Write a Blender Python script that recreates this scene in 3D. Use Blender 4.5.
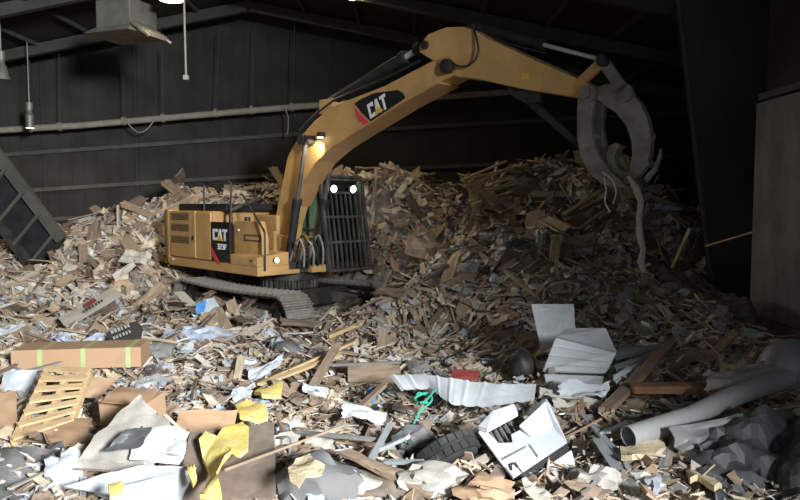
import bpy, bmesh, math, random
import numpy as np
from mathutils import Vector, Matrix, Euler, noise as mnoise

for o in list(bpy.data.objects):
    bpy.data.objects.remove(o)
scn = bpy.context.scene
col = scn.collection
random.seed(11)
rng = np.random.default_rng(11)
R = math.radians

# ------------------------------------------------------------------ camera
F_PX, CAM_Z, HOR_Y = 680.0, 2.3, 205.0
PITCH = math.atan((250 - HOR_Y) / F_PX)
cam_d = bpy.data.cameras.new('camera')
cam_d.sensor_width = 36.0
cam_d.lens = F_PX / 800 * 36.0
cam_d.clip_end = 200
cam = bpy.data.objects.new('camera', cam_d)
col.objects.link(cam)
cam.location = (0, 0, CAM_Z)
cam.rotation_euler = (math.pi / 2 - PITCH, 0, 0)
scn.camera = cam

# ------------------------------------------------------------------ world, daylight, exposure
world = bpy.data.worlds.new('overcast_sky')
scn.world = world
world.use_nodes = True
bg = world.node_tree.nodes['Background']
bg.inputs[0].default_value = (0.78, 0.88, 1.0, 1)
bg.inputs[1].default_value = 0.52

yl = bpy.data.lights.new('yard_daylight', 'AREA')
yl.shape = 'RECTANGLE'
yl.size, yl.size_y = 2.3, 2.8
yl.energy = 10200
yl.color = (0.91, 0.96, 1.0)
ylo = bpy.data.objects.new('yard_daylight', yl)
col.objects.link(ylo)
ylo.location = (7.6, -8.0, 6.0)
ylo.rotation_euler = Vector((-0.55, 1.0, -0.28)).to_track_quat('-Z', 'Z').to_euler()

vs = scn.view_settings
vs.view_transform = 'Standard'
vs.look = 'None'
vs.gamma = 1
vs.use_curve_mapping = False
vs.exposure = 0.08

# ------------------------------------------------------------------ projection helpers
def ray(px, py):
    r = (px - 400) / F_PX
    u = (250 - py) / F_PX
    return Vector((r, math.cos(PITCH) + u * math.sin(PITCH), -math.sin(PITCH) + u * math.cos(PITCH)))

def at(px, py, y):                      # point on the pixel's ray at world depth y
    d = ray(px, py)
    t = y / d.y
    return Vector((0, 0, CAM_Z)) + d * t

def onz(px, py, z):                     # point on the pixel's ray at height z
    d = ray(px, py)
    t = (z - CAM_Z) / d.z
    return Vector((0, 0, CAM_Z)) + d * t

EX_C = Vector((-2.4, 14.7, 0.0))
EX_A = R(46)
EF = Vector((math.cos(EX_A), -math.sin(EX_A), 0))
EL = Vector((math.sin(EX_A), math.cos(EX_A), 0))

def xz(px, py, Y):                      # pixel -> (X, Z) of the excavator's own plane Y
    d = ray(px, py)
    t = (Y + EX_C.dot(EL)) / d.dot(EL)
    w = d * t - EX_C
    return w.dot(EF), CAM_Z + d.z * t

def ex_local(p):
    w = Vector(p) - EX_C
    return w.dot(EF), w.dot(EL)

# ------------------------------------------------------------------ materials
def new_mat(name):
    m = bpy.data.materials.new(name)
    m.use_nodes = True
    nt = m.node_tree
    return m, nt, nt.nodes['Principled BSDF']

def mat(name, c1, c2=None, scale=5.0, rough=0.7, metal=0.0, bump=0.0, bscale=None, dirt=None, dscale=3.0,
        damt=0.5, stretch=(1, 1, 1), palette=None, rnd='object', spec=0.3, two=0.0):
    m, nt, b = new_mat(name)
    N = nt.nodes.new
    L = nt.links.new
    tc = N('ShaderNodeTexCoord')
    mp = N('ShaderNodeMapping')
    mp.inputs['Scale'].default_value = stretch
    L(tc.outputs['Object'], mp.inputs['Vector'])
    nz = N('ShaderNodeTexNoise')
    nz.inputs['Scale'].default_value = scale
    nz.inputs['Detail'].default_value = 6
    L(mp.outputs[0], nz.inputs['Vector'])
    if palette:
        if rnd == 'island':
            g = N('ShaderNodeNewGeometry')
            src = g.outputs['Random Per Island']
        else:
            g = N('ShaderNodeObjectInfo')
            src = None
        rp = N('ShaderNodeValToRGB')
        rp.color_ramp.interpolation = 'CONSTANT'
        els = rp.color_ramp.elements
        n = len(palette)
        while len(els) < n:
            els.new(0.5)
        for i, c in enumerate(palette):
            els[i].position = i / n
            els[i].color = (*(c[1] if isinstance(c[0], str) else c), 1)
        if src: L(src, rp.inputs[0])
        var = N('ShaderNodeMapRange')
        var.inputs['From Min'].default_value = 0.3
        var.inputs['From Max'].default_value = 0.7
        var.inputs['To Min'].default_value = 0.62
        var.inputs['To Max'].default_value = 1.15
        L(nz.outputs['Fac'], var.inputs['Value'])
        mx = N('ShaderNodeMix')
        mx.data_type = 'RGBA'
        mx.blend_type = 'MULTIPLY'
        mx.inputs['Factor'].default_value = 1
        L(rp.outputs[0] if src else g.outputs['Color'], mx.inputs['A'])
        L(var.outputs[0], mx.inputs['B'])
        out = mx.outputs['Result']
    else:
        rp = N('ShaderNodeValToRGB')
        rp.color_ramp.elements[0].position = 0.35
        rp.color_ramp.elements[1].position = 0.65
        rp.color_ramp.elements[0].color = (*c1, 1)
        rp.color_ramp.elements[1].color = (*(c2 or c1), 1)
        L(nz.outputs['Fac'], rp.inputs[0])
        out = rp.outputs[0]
    if dirt:
        n2 = N('ShaderNodeTexNoise')
        n2.inputs['Scale'].default_value = dscale
        n2.inputs['Detail'].default_value = 8
        n2.inputs['Roughness'].default_value = 0.65
        L(tc.outputs['Object'], n2.inputs['Vector'])
        r2 = N('ShaderNodeMapRange')
        r2.inputs['From Min'].default_value = 0.48
        r2.inputs['From Max'].default_value = 0.68
        r2.inputs['To Max'].default_value = damt
        L(n2.outputs['Fac'], r2.inputs['Value'])
        m2 = N('ShaderNodeMix')
        m2.data_type = 'RGBA'
        L(r2.outputs[0], m2.inputs['Factor'])
        L(out, m2.inputs['A'])
        m2.inputs['B'].default_value = (*dirt, 1)
        out = m2.outputs['Result']
    L(out, b.inputs['Base Color'])
    b.inputs['Roughness'].default_value = rough
    b.inputs['Metallic'].default_value = metal
    b.inputs['Specular IOR Level'].default_value = spec
    if bump:
        bp = N('ShaderNodeBump')
        bp.inputs['Strength'].default_value = bump
        bp.inputs['Distance'].default_value = 0.03
        if bscale:
            n3 = N('ShaderNodeTexNoise')
            n3.inputs['Scale'].default_value = bscale
            n3.inputs['Detail'].default_value = 5
            L(mp.outputs[0], n3.inputs['Vector'])
            L(n3.outputs['Fac'], bp.inputs['Height'])
        else:
            L(nz.outputs['Fac'], bp.inputs['Height'])
        L(bp.outputs[0], b.inputs['Normal'])
    return m

def emit(name, c, s):
    m, nt, b = new_mat(name)
    b.inputs['Base Color'].default_value = (*c, 1)
    b.inputs['Emission Color'].default_value = (*c, 1)
    b.inputs['Emission Strength'].default_value = s
    return m

BROWN = (0.10, 0.075, 0.055)
M = {}
PAL = {}
M['wall'] = mat('dark_wall_sheet', (0.034, 0.031, 0.027), (0.052, 0.048, 0.041), 1.2, 0.85, dirt=(0.025, 0.023, 0.02), dscale=.5)
M['girt'] = mat('dusty_girt_steel', (0.075, 0.07, 0.06), (0.105, 0.098, 0.083), 3, 0.8)
M['roof'] = mat('dark_roof_sheet', (0.03, 0.028, 0.025), (0.045, 0.042, 0.037), 1.0, 0.9)
M['rafter'] = mat('dusty_rafter_steel', (0.055, 0.052, 0.045), (0.08, 0.075, 0.064), 2, 0.85)
M['pipe'] = mat('dusty_sprinkler_pipe', (0.27, 0.245, 0.19), (0.34, 0.31, 0.25), 4, 0.75)
M['rust_wall'] = mat('scraped_steel_plate', (0.16, 0.13, 0.11), (0.24, 0.21, 0.19), 2.2, 0.6, 0.3, dirt=(0.08, 0.06, 0.05), dscale=2.0, stretch=(1, 1, .3))
M['concrete'] = mat('dusty_concrete', (0.14, 0.125, 0.11), (0.2, 0.185, 0.165), 2, 0.9)
M['ground'] = mat('rubble_dirt', (0.14, 0.115, 0.092), (0.32, 0.275, 0.23), 7, 0.95, bump=0.8, dirt=(0.05, 0.04, 0.034), dscale=5, damt=.8)
M['yellow'] = mat('worn_machine_yellow', (0.47, 0.27, 0.095), (0.55, 0.33, 0.125), 2.5, 0.5, dirt=(0.33, 0.22, 0.115), dscale=2.2, damt=.6)
M['tan'] = mat('dusty_machine_panel', (0.40, 0.22, 0.09), (0.46, 0.27, 0.11), 2.5, 0.6)
M['black'] = mat('black_paint', (0.012, 0.012, 0.013), (0.022, 0.022, 0.022), 4, 0.5)
M['dark'] = mat('greasy_dark_steel', (0.03, 0.028, 0.026), (0.06, 0.055, 0.05), 6, 0.55, 0.4, dirt=(0.10, 0.085, 0.07), dscale=4)
M['track'] = mat('dusty_track_steel', (0.17, 0.155, 0.13), (0.26, 0.24, 0.205), 8, 0.8, 0.1, dirt=(0.09, 0.08, 0.068), dscale=6)
M['grapple'] = mat('worn_grapple_steel', (0.19, 0.175, 0.15), (0.31, 0.29, 0.255), 3, 0.5, 0.3, dirt=(0.09, 0.07, 0.055), dscale=5)
M['rod'] = mat('oily_rod', (0.16, 0.155, 0.145), (0.24, 0.23, 0.215), 4, 0.3, 0.7)
M['chrome'] = mat('chrome_rod', (0.7, 0.69, 0.67), (0.8, 0.79, 0.77), 3, 0.3, 0.5)
M['decal'] = mat('black_decal', (0.01, 0.01, 0.011), (0.014, 0.014, 0.015), 3, 0.4)
M['white_letter'] = mat('white_lettering', (0.8, 0.8, 0.78), (0.72, 0.72, 0.7), 8, 0.5)
M['yellow_letter'] = mat('yellow_lettering', (0.75, 0.45, 0.06), (0.7, 0.4, 0.05), 8, 0.5)
M['red_stripe'] = mat('red_stripe', (0.55, 0.04, 0.05), (0.62, 0.06, 0.07), 8, 0.5)
M['hose'] = mat('black_rubber_hose', (0.018, 0.018, 0.018), (0.03, 0.03, 0.03), 6, 0.5)
M['ghose'] = mat('braided_hose', (0.45, 0.44, 0.41), (0.3, 0.29, 0.27), 30, 0.4, 0.5)
gm, gnt, gb = new_mat('green_tinted_glass')
gb.inputs['Base Color'].default_value = (0.30, 0.55, 0.36, 1)
gb.inputs['Roughness'].default_value = 0.12
gb.inputs['Transmission Weight'].default_value = 0.55
M['glass'] = gm
dm, dnt, db = new_mat('dark_cab_glass')
db.inputs['Base Color'].default_value = (0.03, 0.04, 0.035, 1)
db.inputs['Roughness'].default_value = 0.2
db.inputs['Transmission Weight'].default_value = 0.4
M['darkglass'] = dm
M['guard'] = mat('dusty_guard_steel', (0.05, 0.046, 0.04), (0.12, 0.11, 0.095), 5, 0.7, 0.2, stretch=(1, 1, .3))
M['vent'] = mat('recess_shade_brown', (0.11, 0.07, 0.035), (0.14, 0.09, 0.045), 5, 0.8)  # brown with the shade of the door and tank openings put in
M['ventslat'] = mat('vent_slat_brown', (0.22, 0.14, 0.065), (0.26, 0.165, 0.08), 5, 0.7)
M['dustyrubber'] = mat('dusty_rubber', (0.085, 0.075, 0.065), (0.13, 0.115, 0.1), 6, 0.85)
M['dustdeck'] = mat('dust_covered_steel', (0.24, 0.205, 0.165), (0.34, 0.30, 0.25), 7, 0.95)
M['cloth_seat'] = mat('seat_cloth', (0.05, 0.05, 0.055), (0.08, 0.08, 0.085), 9, 0.9)
M['lamp_on'] = emit('lit_lamp_lens', (1.0, 0.97, 0.9), 14)
M['lamp_warm'] = emit('lit_high_bay_lens', (1.0, 0.86, 0.55), 9)
M['galv'] = mat('galvanised_housing', (0.22, 0.21, 0.18), (0.3, 0.28, 0.24), 4, 0.55, 0.5)

PAL['plank'] = [('tan', (0.40, 0.305, 0.205)), ('brown', (0.26, 0.19, 0.135)), ('pale', (0.50, 0.40, 0.275)), ('greyish', (0.32, 0.265, 0.215)), ('dark brown', (0.17, 0.122, 0.088)),
        ('light tan', (0.46, 0.375, 0.29)), ('reddish', (0.31, 0.205, 0.13)), ('grey', (0.38, 0.345, 0.30))]
PAL['ply'] = [('tan', (0.33, 0.24, 0.16)), ('brown', (0.25, 0.18, 0.125)), ('light tan', (0.38, 0.29, 0.2)), ('dark brown', (0.20, 0.15, 0.115))]
PAL['card'] = [('brown', (0.32, 0.23, 0.155)), ('dark', (0.23, 0.165, 0.12)), ('light brown', (0.37, 0.28, 0.20)), ('dull brown', (0.27, 0.195, 0.14))]
PAL['paper'] = [('white', (0.50, 0.50, 0.48)), ('greyish', (0.38, 0.365, 0.335)), ('cream', (0.44, 0.395, 0.32)), ('bluish white', (0.52, 0.54, 0.56)), ('blue grey', (0.33, 0.355, 0.385))]
PAL['film'] = [('pale', (0.42, 0.435, 0.455)), ('white', (0.49, 0.50, 0.51)), ('grey', (0.35, 0.36, 0.37)), ('black', (0.10, 0.10, 0.105)), ('pale blue', (0.37, 0.44, 0.54))]
PAL['metal'] = [('grey', (0.42, 0.42, 0.41)), ('dull grey', (0.30, 0.29, 0.27)), ('bright', (0.52, 0.53, 0.54)), ('rusty', (0.2, 0.17, 0.145))]
WOOD = [c for _, c in PAL['plank']]
MIX = [(0.42, 0.34, 0.255), (0.27, 0.21, 0.165), (0.46, 0.44, 0.41), (0.16, 0.135, 0.115), (0.36, 0.29, 0.225), (0.55, 0.54, 0.51),
       (0.30, 0.28, 0.255), (0.42, 0.33, 0.225), (0.22, 0.19, 0.16), (0.36, 0.39, 0.44)]
M['plank'] = mat('weathered_wood', None, scale=6, rough=0.85, palette=WOOD, stretch=(1, 7, 7), bump=.3)
M['chips'] = mat('wood_chip_mix', None, scale=8, rough=0.9, palette=[tuple(min(.62, v * 1.28 + .02) for v in c) for c in WOOD], rnd='island')
M['mixed'] = mat('mixed_refuse', None, scale=8, rough=0.85, palette=[tuple(min(.62, v * 1.25 + .02) for v in c) for c in MIX], rnd='island')
M['ply'] = mat('plywood', None, scale=3, rough=0.85, palette=PAL['ply'], stretch=(1, 5, 1), bump=.2, dirt=BROWN, dscale=4)
M['card'] = mat('cardboard', None, scale=4, rough=0.9, palette=PAL['card'], bump=.15, dirt=(0.2, 0.14, 0.1), dscale=5, damt=.4)
M['paper'] = mat('dirty_paper', None, scale=6, rough=0.9, palette=PAL['paper'], dirt=(0.28, 0.24, 0.2), dscale=5, damt=.6)
M['film'] = mat('plastic_film', None, scale=6, rough=0.35, palette=PAL['film'], dirt=(0.25, 0.22, 0.19), dscale=6, damt=.5, spec=.5)
M['metal'] = mat('scrap_metal', None, scale=5, rough=0.45, metal=0.6, palette=PAL['metal'], dirt=(0.16, 0.11, 0.08), dscale=5)
M['plyboard'] = mat('plywood_board', (0.26, 0.185, 0.125), (0.36, 0.27, 0.185), 3, 0.85, stretch=(1, 5, 1), bump=.2, dirt=BROWN, dscale=4)
M['cardscrap'] = mat('brown_paper', (0.30, 0.19, 0.115), (0.36, 0.24, 0.15), 3, 0.9)
M['wirecoat'] = mat('wire_coating', None, scale=6, rough=0.5, palette=[(0.5, 0.5, 0.48)])
M['box_card'] = mat('brown_carton_board', (0.40, 0.25, 0.145), (0.45, 0.29, 0.175), 3, 0.9, bump=.1, dirt=(0.28, 0.17, 0.1), dscale=3, damt=.4)
M['tape'] = mat('green_tape', (0.34, 0.42, 0.16), (0.42, 0.48, 0.22), 5, 0.5)
M['pine'] = mat('pale_pine', (0.50, 0.34, 0.17), (0.60, 0.43, 0.24), 4, 0.8, stretch=(1, 6, 6), dirt=(0.3, 0.2, 0.12), dscale=4, damt=.4)
M['oldwood'] = mat('brown_timber', (0.20, 0.14, 0.095), (0.28, 0.20, 0.14), 4, 0.85, stretch=(1, 6, 6), bump=.3)
M['enamel'] = mat('white_enamel', (0.58, 0.60, 0.62), (0.66, 0.68, 0.69), 3, 0.45, dirt=(0.36, 0.345, 0.32), dscale=3.0, damt=.5, spec=.4)
M['sheetwhite'] = mat('white_painted_sheet', (0.48, 0.51, 0.53), (0.56, 0.58, 0.59), 3, 0.5, dirt=(0.33, 0.31, 0.285), dscale=4, damt=.5, spec=.4)
M['ribwhite'] = mat('grey_white_ribbed_sheet', (0.38, 0.405, 0.42), (0.45, 0.47, 0.48), 3, 0.5, dirt=(0.28, 0.265, 0.24), dscale=4, damt=.5, spec=.4)
M['bluewhite'] = mat('pale_blue_board', (0.38, 0.47, 0.54), (0.45, 0.53, 0.58), 3, 0.6, dirt=(0.34, 0.32, 0.3), dscale=4, damt=.4)
M['fabric'] = mat('dirty_white_fabric', (0.34, 0.31, 0.265), (0.44, 0.41, 0.37), 4, 0.95, bump=.2, bscale=60, dirt=(0.24, 0.20, 0.165), dscale=3)
M['whitefab'] = mat('white_quilt', (0.50, 0.50, 0.47), (0.60, 0.60, 0.58), 4, 0.9, dirt=(0.35, 0.32, 0.27), dscale=3, damt=.5)
M['foam'] = mat('yellow_foam', (0.80, 0.58, 0.13), (0.86, 0.70, 0.26), 6, 0.9, bump=.3, bscale=25)
M['beigefoam'] = mat('beige_foam', (0.56, 0.45, 0.28), (0.64, 0.53, 0.35), 6, 0.95, bump=.4, bscale=25)
M['greyply'] = mat('grey_brown_particle_board', (0.15, 0.115, 0.09), (0.22, 0.17, 0.135), 8, 0.9, bump=.2)
M['greybag'] = mat('grey_padding', (0.10, 0.10, 0.098), (0.16, 0.16, 0.155), 4, 0.85, bump=.3, dirt=(0.13, 0.115, 0.10), dscale=4)
M['whitefilm'] = mat('white_plastic_film', (0.42, 0.44, 0.46), (0.58, 0.60, 0.62), 5, 0.4, spec=.5, dirt=(0.32, 0.30, 0.275), dscale=5, damt=.5)
M['bluefilm'] = mat('blue_white_bag', (0.34, 0.41, 0.52), (0.54, 0.59, 0.66), 7, 0.45, spec=.5, dirt=(0.3, 0.28, 0.26), dscale=5, damt=.5)
M['blue'] = mat('blue_plastic', (0.05, 0.20, 0.48), (0.08, 0.26, 0.55), 5, 0.45)
M['green'] = mat('green_strap', (0.03, 0.32, 0.22), (0.06, 0.40, 0.28), 8, 0.6)
M['red'] = mat('red_board', (0.24, 0.045, 0.04), (0.29, 0.065, 0.052), 5, 0.6)
M['rubber'] = mat('tyre_rubber', (0.018, 0.018, 0.018), (0.035, 0.034, 0.032), 8, 0.75, dirt=(0.09, 0.08, 0.07), dscale=5, damt=.5)
M['tube'] = mat('grey_plastic_tube', (0.30, 0.30, 0.29), (0.38, 0.38, 0.365), 4, 0.6, dirt=(0.2, 0.17, 0.14), dscale=4, damt=.5)
M['greysheet'] = mat('grey_sheet_metal', (0.26, 0.26, 0.255), (0.34, 0.34, 0.33), 3, 0.5, 0.3, dirt=(0.15, 0.13, 0.11), dscale=4)
M['alum'] = mat('aluminium_strip', (0.36, 0.375, 0.385), (0.44, 0.455, 0.465), 4, 0.4, 0.4, dirt=(0.22, 0.2, 0.175), dscale=5)
M['darkfilm'] = mat('dark_grey_tarpaulin', (0.055, 0.055, 0.056), (0.085, 0.084, 0.082), 4, 0.5, spec=.4)
M['felt'] = mat('grey_felt', (0.16, 0.15, 0.14), (0.22, 0.21, 0.195), 5, 0.95, bump=.3, bscale=40)
M['rust'] = mat('rusty_metal', (0.22, 0.11, 0.06), (0.32, 0.18, 0.10), 6, 0.8, .2, bump=.3)
M['newsprint'] = mat('newsprint', (0.60, 0.60, 0.57), (0.66, 0.66, 0.64), 5, 0.9)
M['ink'] = mat('dark_print', (0.05, 0.05, 0.055), (0.07, 0.07, 0.075), 5, 0.8)
M['cream'] = mat('cream_board', (0.42, 0.39, 0.33), (0.50, 0.47, 0.41), 4, 0.85, dirt=(0.28, 0.24, 0.19), dscale=4)
M['rope'] = mat('frayed_rope', (0.32, 0.29, 0.24), (0.42, 0.39, 0.33), 20, 0.95)

# ------------------------------------------------------------------ mesh helpers
class MB:
    def __init__(s):
        s.v, s.f = [], []
    def add(s, vs_, fs_):
        n = len(s.v)
        s.v += [Vector(v) for v in vs_]
        s.f += [[i + n for i in f] for f in fs_]
        return s
    def box(s, c, size, rot=None):
        hx, hy, hz = [k / 2 for k in size]
        vv = [Vector((x, y, z)) for x in (-hx, hx) for y in (-hy, hy) for z in (-hz, hz)]
        if rot:
            m = Euler(rot).to_matrix()
            vv = [m @ v for v in vv]
        c = Vector(c)
        return s.add([v + c for v in vv], [(0, 1, 3, 2), (4, 6, 7, 5), (0, 4, 5, 1), (2, 3, 7, 6), (0, 2, 6, 4), (1, 5, 7, 3)])
    def bx(s, x0, x1, y0, y1, z0, z1):
        return s.box(((x0 + x1) / 2, (y0 + y1) / 2, (z0 + z1) / 2), (abs(x1 - x0), abs(y1 - y0), abs(z1 - z0)))
    def bar(s, a, b, w, h, up=(0, 0, 1)):
        a, b = Vector(a), Vector(b)
        d = (b - a).normalized()
        u = Vector(up)
        if abs(d.dot(u)) > .97:
            u = Vector((1, 0, 0))
        sd = d.cross(u).normalized()
        u = sd.cross(d)
        vv = [p + sd * (i * w / 2) + u * (j * h / 2) for p in (a, b) for i in (-1, 1) for j in (-1, 1)]
        return s.add(vv, [(0, 1, 3, 2), (4, 6, 7, 5), (0, 4, 5, 1), (2, 3, 7, 6), (0, 2, 6, 4), (1, 5, 7, 3)])
    def tube(s, pts, r, n=10, cap=True, radii=None):
        pts = [Vector(p) for p in pts]
        base = len(s.v)
        prev = None
        k = len(pts)
        for i, p in enumerate(pts):
            d = (pts[min(i + 1, k - 1)] - pts[max(i - 1, 0)]).normalized()
            if prev is None:
                u = Vector((0, 0, 1)) if abs(d.z) < .9 else Vector((1, 0, 0))
                a = d.cross(u).normalized()
            else:
                a = (prev - d * prev.dot(d)).normalized()
            prev = a
            b = d.cross(a)
            rr = radii[i] if radii else r
            for j in range(n):
                t = 2 * math.pi * j / n
                s.v.append(p + a * (rr * math.cos(t)) + b * (rr * math.sin(t)))
        for i in range(k - 1):
            for j in range(n):
                q = base + i * n
                s.f.append([q + j, q + (j + 1) % n, q + n + (j + 1) % n, q + n + j])
        if cap:
            s.f.append([base + j for j in range(n)][::-1])
            s.f.append([base + (k - 1) * n + j for j in range(n)])
        return s
    def prism(s, poly, y0, y1, f=None):     # poly in (X,Z), extruded along Y
        f = f or (lambda x, y, z: (x, y, z))
        n = len(poly)
        vv = [f(x, y0, z) for x, z in poly] + [f(x, y1, z) for x, z in poly]
        fs = [list(range(n)), list(range(n, 2 * n))[::-1]]
        fs += [[i, (i + 1) % n, n + (i + 1) % n, n + i] for i in range(n)]
        return s.add(vv, fs)
    def plan(s, poly, z0, z1):              # poly in (X,Y), extruded along Z
        n = len(poly)
        vv = [(x, y, z0) for x, y in poly] + [(x, y, z1) for x, y in poly]
        fs = [list(range(n)), list(range(n, 2 * n))[::-1]]
        fs += [[i, (i + 1) % n, n + (i + 1) % n, n + i] for i in range(n)]
        return s.add(vv, fs)
    def cyl(s, c, axis, r, h, n=16):
        c, a = Vector(c), Vector(axis).normalized()
        return s.tube([c - a * h / 2, c + a * h / 2], r, n)
    def build(s, name, m, parent=None, smooth=False, bevel=0.0, origin=None, tri=False):
        bm = bmesh.new()
        o3 = Vector(origin) if origin is not None else Vector((0, 0, 0))
        bvs = [bm.verts.new(v - o3) for v in s.v]
        for f in s.f:
            try:
                bm.faces.new([bvs[i] for i in f])
            except ValueError:
                pass
        bmesh.ops.recalc_face_normals(bm, faces=bm.faces[:])
        if bevel:
            eds = [e for e in bm.edges if len(e.link_faces) == 2 and e.calc_face_angle(0) > .5]
            bmesh.ops.bevel(bm, geom=eds, offset=bevel, segments=2, affect='EDGES', profile=.6, clamp_overlap=True)
        me = bpy.data.meshes.new(name)
        bm.to_mesh(me)
        bm.free()
        if smooth:
            for p in me.polygons:
                p.use_smooth = True
            try:
                me.set_sharp_from_angle(angle=R(38))
            except Exception:
                pass
        me.materials.append(M[m] if isinstance(m, str) else m)
        o = bpy.data.objects.new(name, me)
        o.location = o3
        col.objects.link(o)
        if parent:
            o.parent = parent
        return o

def empty(name, loc=(0, 0, 0), rz=0.0):
    o = bpy.data.objects.new(name, None)
    o.location = loc
    o.rotation_euler = (0, 0, rz)
    o.empty_display_size = .1
    col.objects.link(o)
    return o

def tag(o, label=None, cat=None, group=None, kind=None):
    if label: o['label'] = label
    if cat: o['category'] = cat
    if group: o['group'] = group
    if kind: o['kind'] = kind
    return o

def link_child(o, parent):              # parent a world-placed mesh under a world-placed thing
    o.parent = parent
    o.matrix_parent_inverse = Matrix.Translation(-Vector(parent.location))
    return o

def spline(P, k=5):
    P = [Vector(p) for p in P]
    out = []
    for i in range(len(P) - 1):
        a, b, c, d = P[max(i - 1, 0)], P[i], P[i + 1], P[min(i + 2, len(P) - 1)]
        for j in range(k):
            t = j / k
            out.append(.5 * ((2 * b) + (c - a) * t + (2 * a - 5 * b + 4 * c - d) * t * t + (3 * b - a - 3 * c + d) * t ** 3))
    return out + [P[-1]]

def fbm(x, y, z=0.0, o=4):
    return mnoise.fractal(Vector((x, y, z)), 1.0, 2.0, o)

# ------------------------------------------------------------------ terrain of the refuse heaps
CTRL = []
def cp(px, py, y):
    p = at(px, py, y)
    CTRL.append((p.x, p.y, p.z))
for px, py, y in [
    # crest behind the machine and beyond
    (-60, 255, 19), (30, 250, 17.5), (75, 232, 17.5), (110, 220, 18), (140, 208, 18.5), (180, 198, 19), (220, 194, 19),
    (270, 190, 19), (330, 180, 18.5), (385, 170, 17.5), (420, 186, 17.5), (455, 198, 17.5), (480, 188, 17), (520, 172, 16.5), (555, 164, 16.5),
    (600, 168, 16.5), (640, 185, 16.5), (690, 225, 16.5), (760, 260, 17),
    # mid slopes
    (0, 285, 14.5), (60, 270, 15.5), (120, 262, 15.5), (400, 250, 15.2), (440, 258, 14.5), (470, 250, 14), (520, 240, 13.8), (570, 225, 14),
    (620, 240, 13.5), (680, 268, 13), (740, 292, 13),
    (400, 290, 12.6), (440, 296, 12.2), (480, 292, 11.9), (530, 280, 11.8), (580, 275, 11.8), (640, 285, 11.6), (700, 300, 11.4), (760, 315, 11.5)]:
    cp(px, py, y)
for x, y, z in [(-6, 4, 0), (-3, 4, -.05), (0, 4, 0), (3, 4, .1), (6, 4, .25), (-6, 7, .1), (-3, 7, 0), (0, 7, 0), (3, 7, .18), (5.5, 7, .35),
                (-7, 9.5, .1), (-3.5, 9.5, 0), (0, 9.5, 0.03), (3, 9.5, .25), (6, 9.5, .5), (-9, 12, .35), (-6, 12, .12), (-3.5, 11.5, .02), (-1.5, 11.3, .02),
                (.5, 11, .08), (-7.5, 13.5, .3), (-5.3, 14.5, .05), (-2.4, 14.7, -.1), (-1.0, 13.0, 0), (-3.8, 13.2, .06), (-4.5, 16, .1), (-2.4, 16.3, .2), (-.4, 14.2, .15),
                (-5.5, 17, .7), (-12, 12, .5), (-12, 17, 1.0), (-12, 21, .8), (-6, 22, 2.2), (0, 22, 2.4), (5, 22, 2.6), (9, 20, 1.4), (9, 8, .6), (-12, 6, .2)]:
    CTRL.append((x, y, z))
CA = np.array(CTRL)
def height_np(X, Y):
    d2 = (X[..., None] - CA[:, 0]) ** 2 + (Y[..., None] - CA[:, 1]) ** 2 + .15
    w = 1.0 / d2 ** 2
    return (w * CA[:, 2]).sum(-1) / w.sum(-1)
def relief(x, y):
    k = min(max((y - 11.5) / 3.0, 0), 1)
    return (.10 + .22 * k) * fbm(x * .9, y * .9, 3.1) + (.06 + .10 * k) * fbm(x * 2.7, y * 2.7, 7.7)
def height(x, y):
    return float(height_np(np.array([x]), np.array([y]))[0]) + relief(x, y)
def in_machine(x, y, m=0.0):
    X, Y = ex_local((x, y, 0))
    return -2.65 - m < X < 2.1 + m and -1.62 - m < Y < 1.62 + m

#---STRUCTURE---
def struct(o):
    o['kind'] = 'structure'
    return o
YB = 22.0
struct(MB().bx(-15, 9.5, -2.0, YB + .4, -1.0, -0.7).build('floor', 'concrete'))
# back wall: gable end, ridge at x=-4.5
RX, RZ, SL = -4.5, 8.4, 0.2
def roof_z(x):
    return RZ - SL * abs(x - RX)
wb = MB()
poly = [(-15, -1), (9.5, -1), (9.5, roof_z(9.5)), (RX, RZ), (-15, roof_z(-15))]
wb.prism(poly, YB, YB + .3)
wall_back = struct(wb.build('wall_back', 'wall'))
def on_wall(px, py):
    return at(px, py, YB - .08)
for a, b in [((-10, 193), (190, 180)), ((190, 180), (330, 172)), ((-10, 156), (300, 134)), ((300, 134), (690, 112)), ((330, 172), (690, 155)), ((-10, 222), (180, 213))]:
    p, q = on_wall(*a), on_wall(*b)
    MB().bar(p, q, .10, .12).build('wall_girt', 'girt', wall_back)
for px in (40, 137, 295, 470, 640):
    p = at(px, 150, YB - .03)
    MB().bx(p.x - .05, p.x + .05, YB - .06, YB, -.8, roof_z(p.x) - .05).build('wall_post', 'wall', wall_back)
# corrugation ribs of the cladding
for i in range(60):
    x = -14.6 + i * .4
    MB().bx(x, x + .06, YB - .025, YB, -.8, roof_z(x) - .1).build('cladding_rib', 'wall', wall_back)
struct(MB().bx(-15.3, -15, -2.0, YB + .3, -1, 8).build('wall_left', 'wall'))
# right hand wall: scraped plate in front, dark sheet beyond
XR = 5.65
struct(MB().bx(XR + .15, XR + .4, -2.0, 10.9, -1, 8.0).build('wall_right', 'wall'))
wr = bpy.data.objects['wall_right']
MB().bx(XR, XR + .15, 6.2, 10.9, .55, 3.9).build('steel_plate', 'rust_wall', wr)
MB().bx(XR - .08, XR + .15, 6.2, 10.95, -.9, .53).build('kick_plate', 'rust_wall', wr)
MB().bx(XR + .02, XR + .15, 6.2, 10.9, 3.95, 4.05).build('rail', 'girt', wr)
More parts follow.
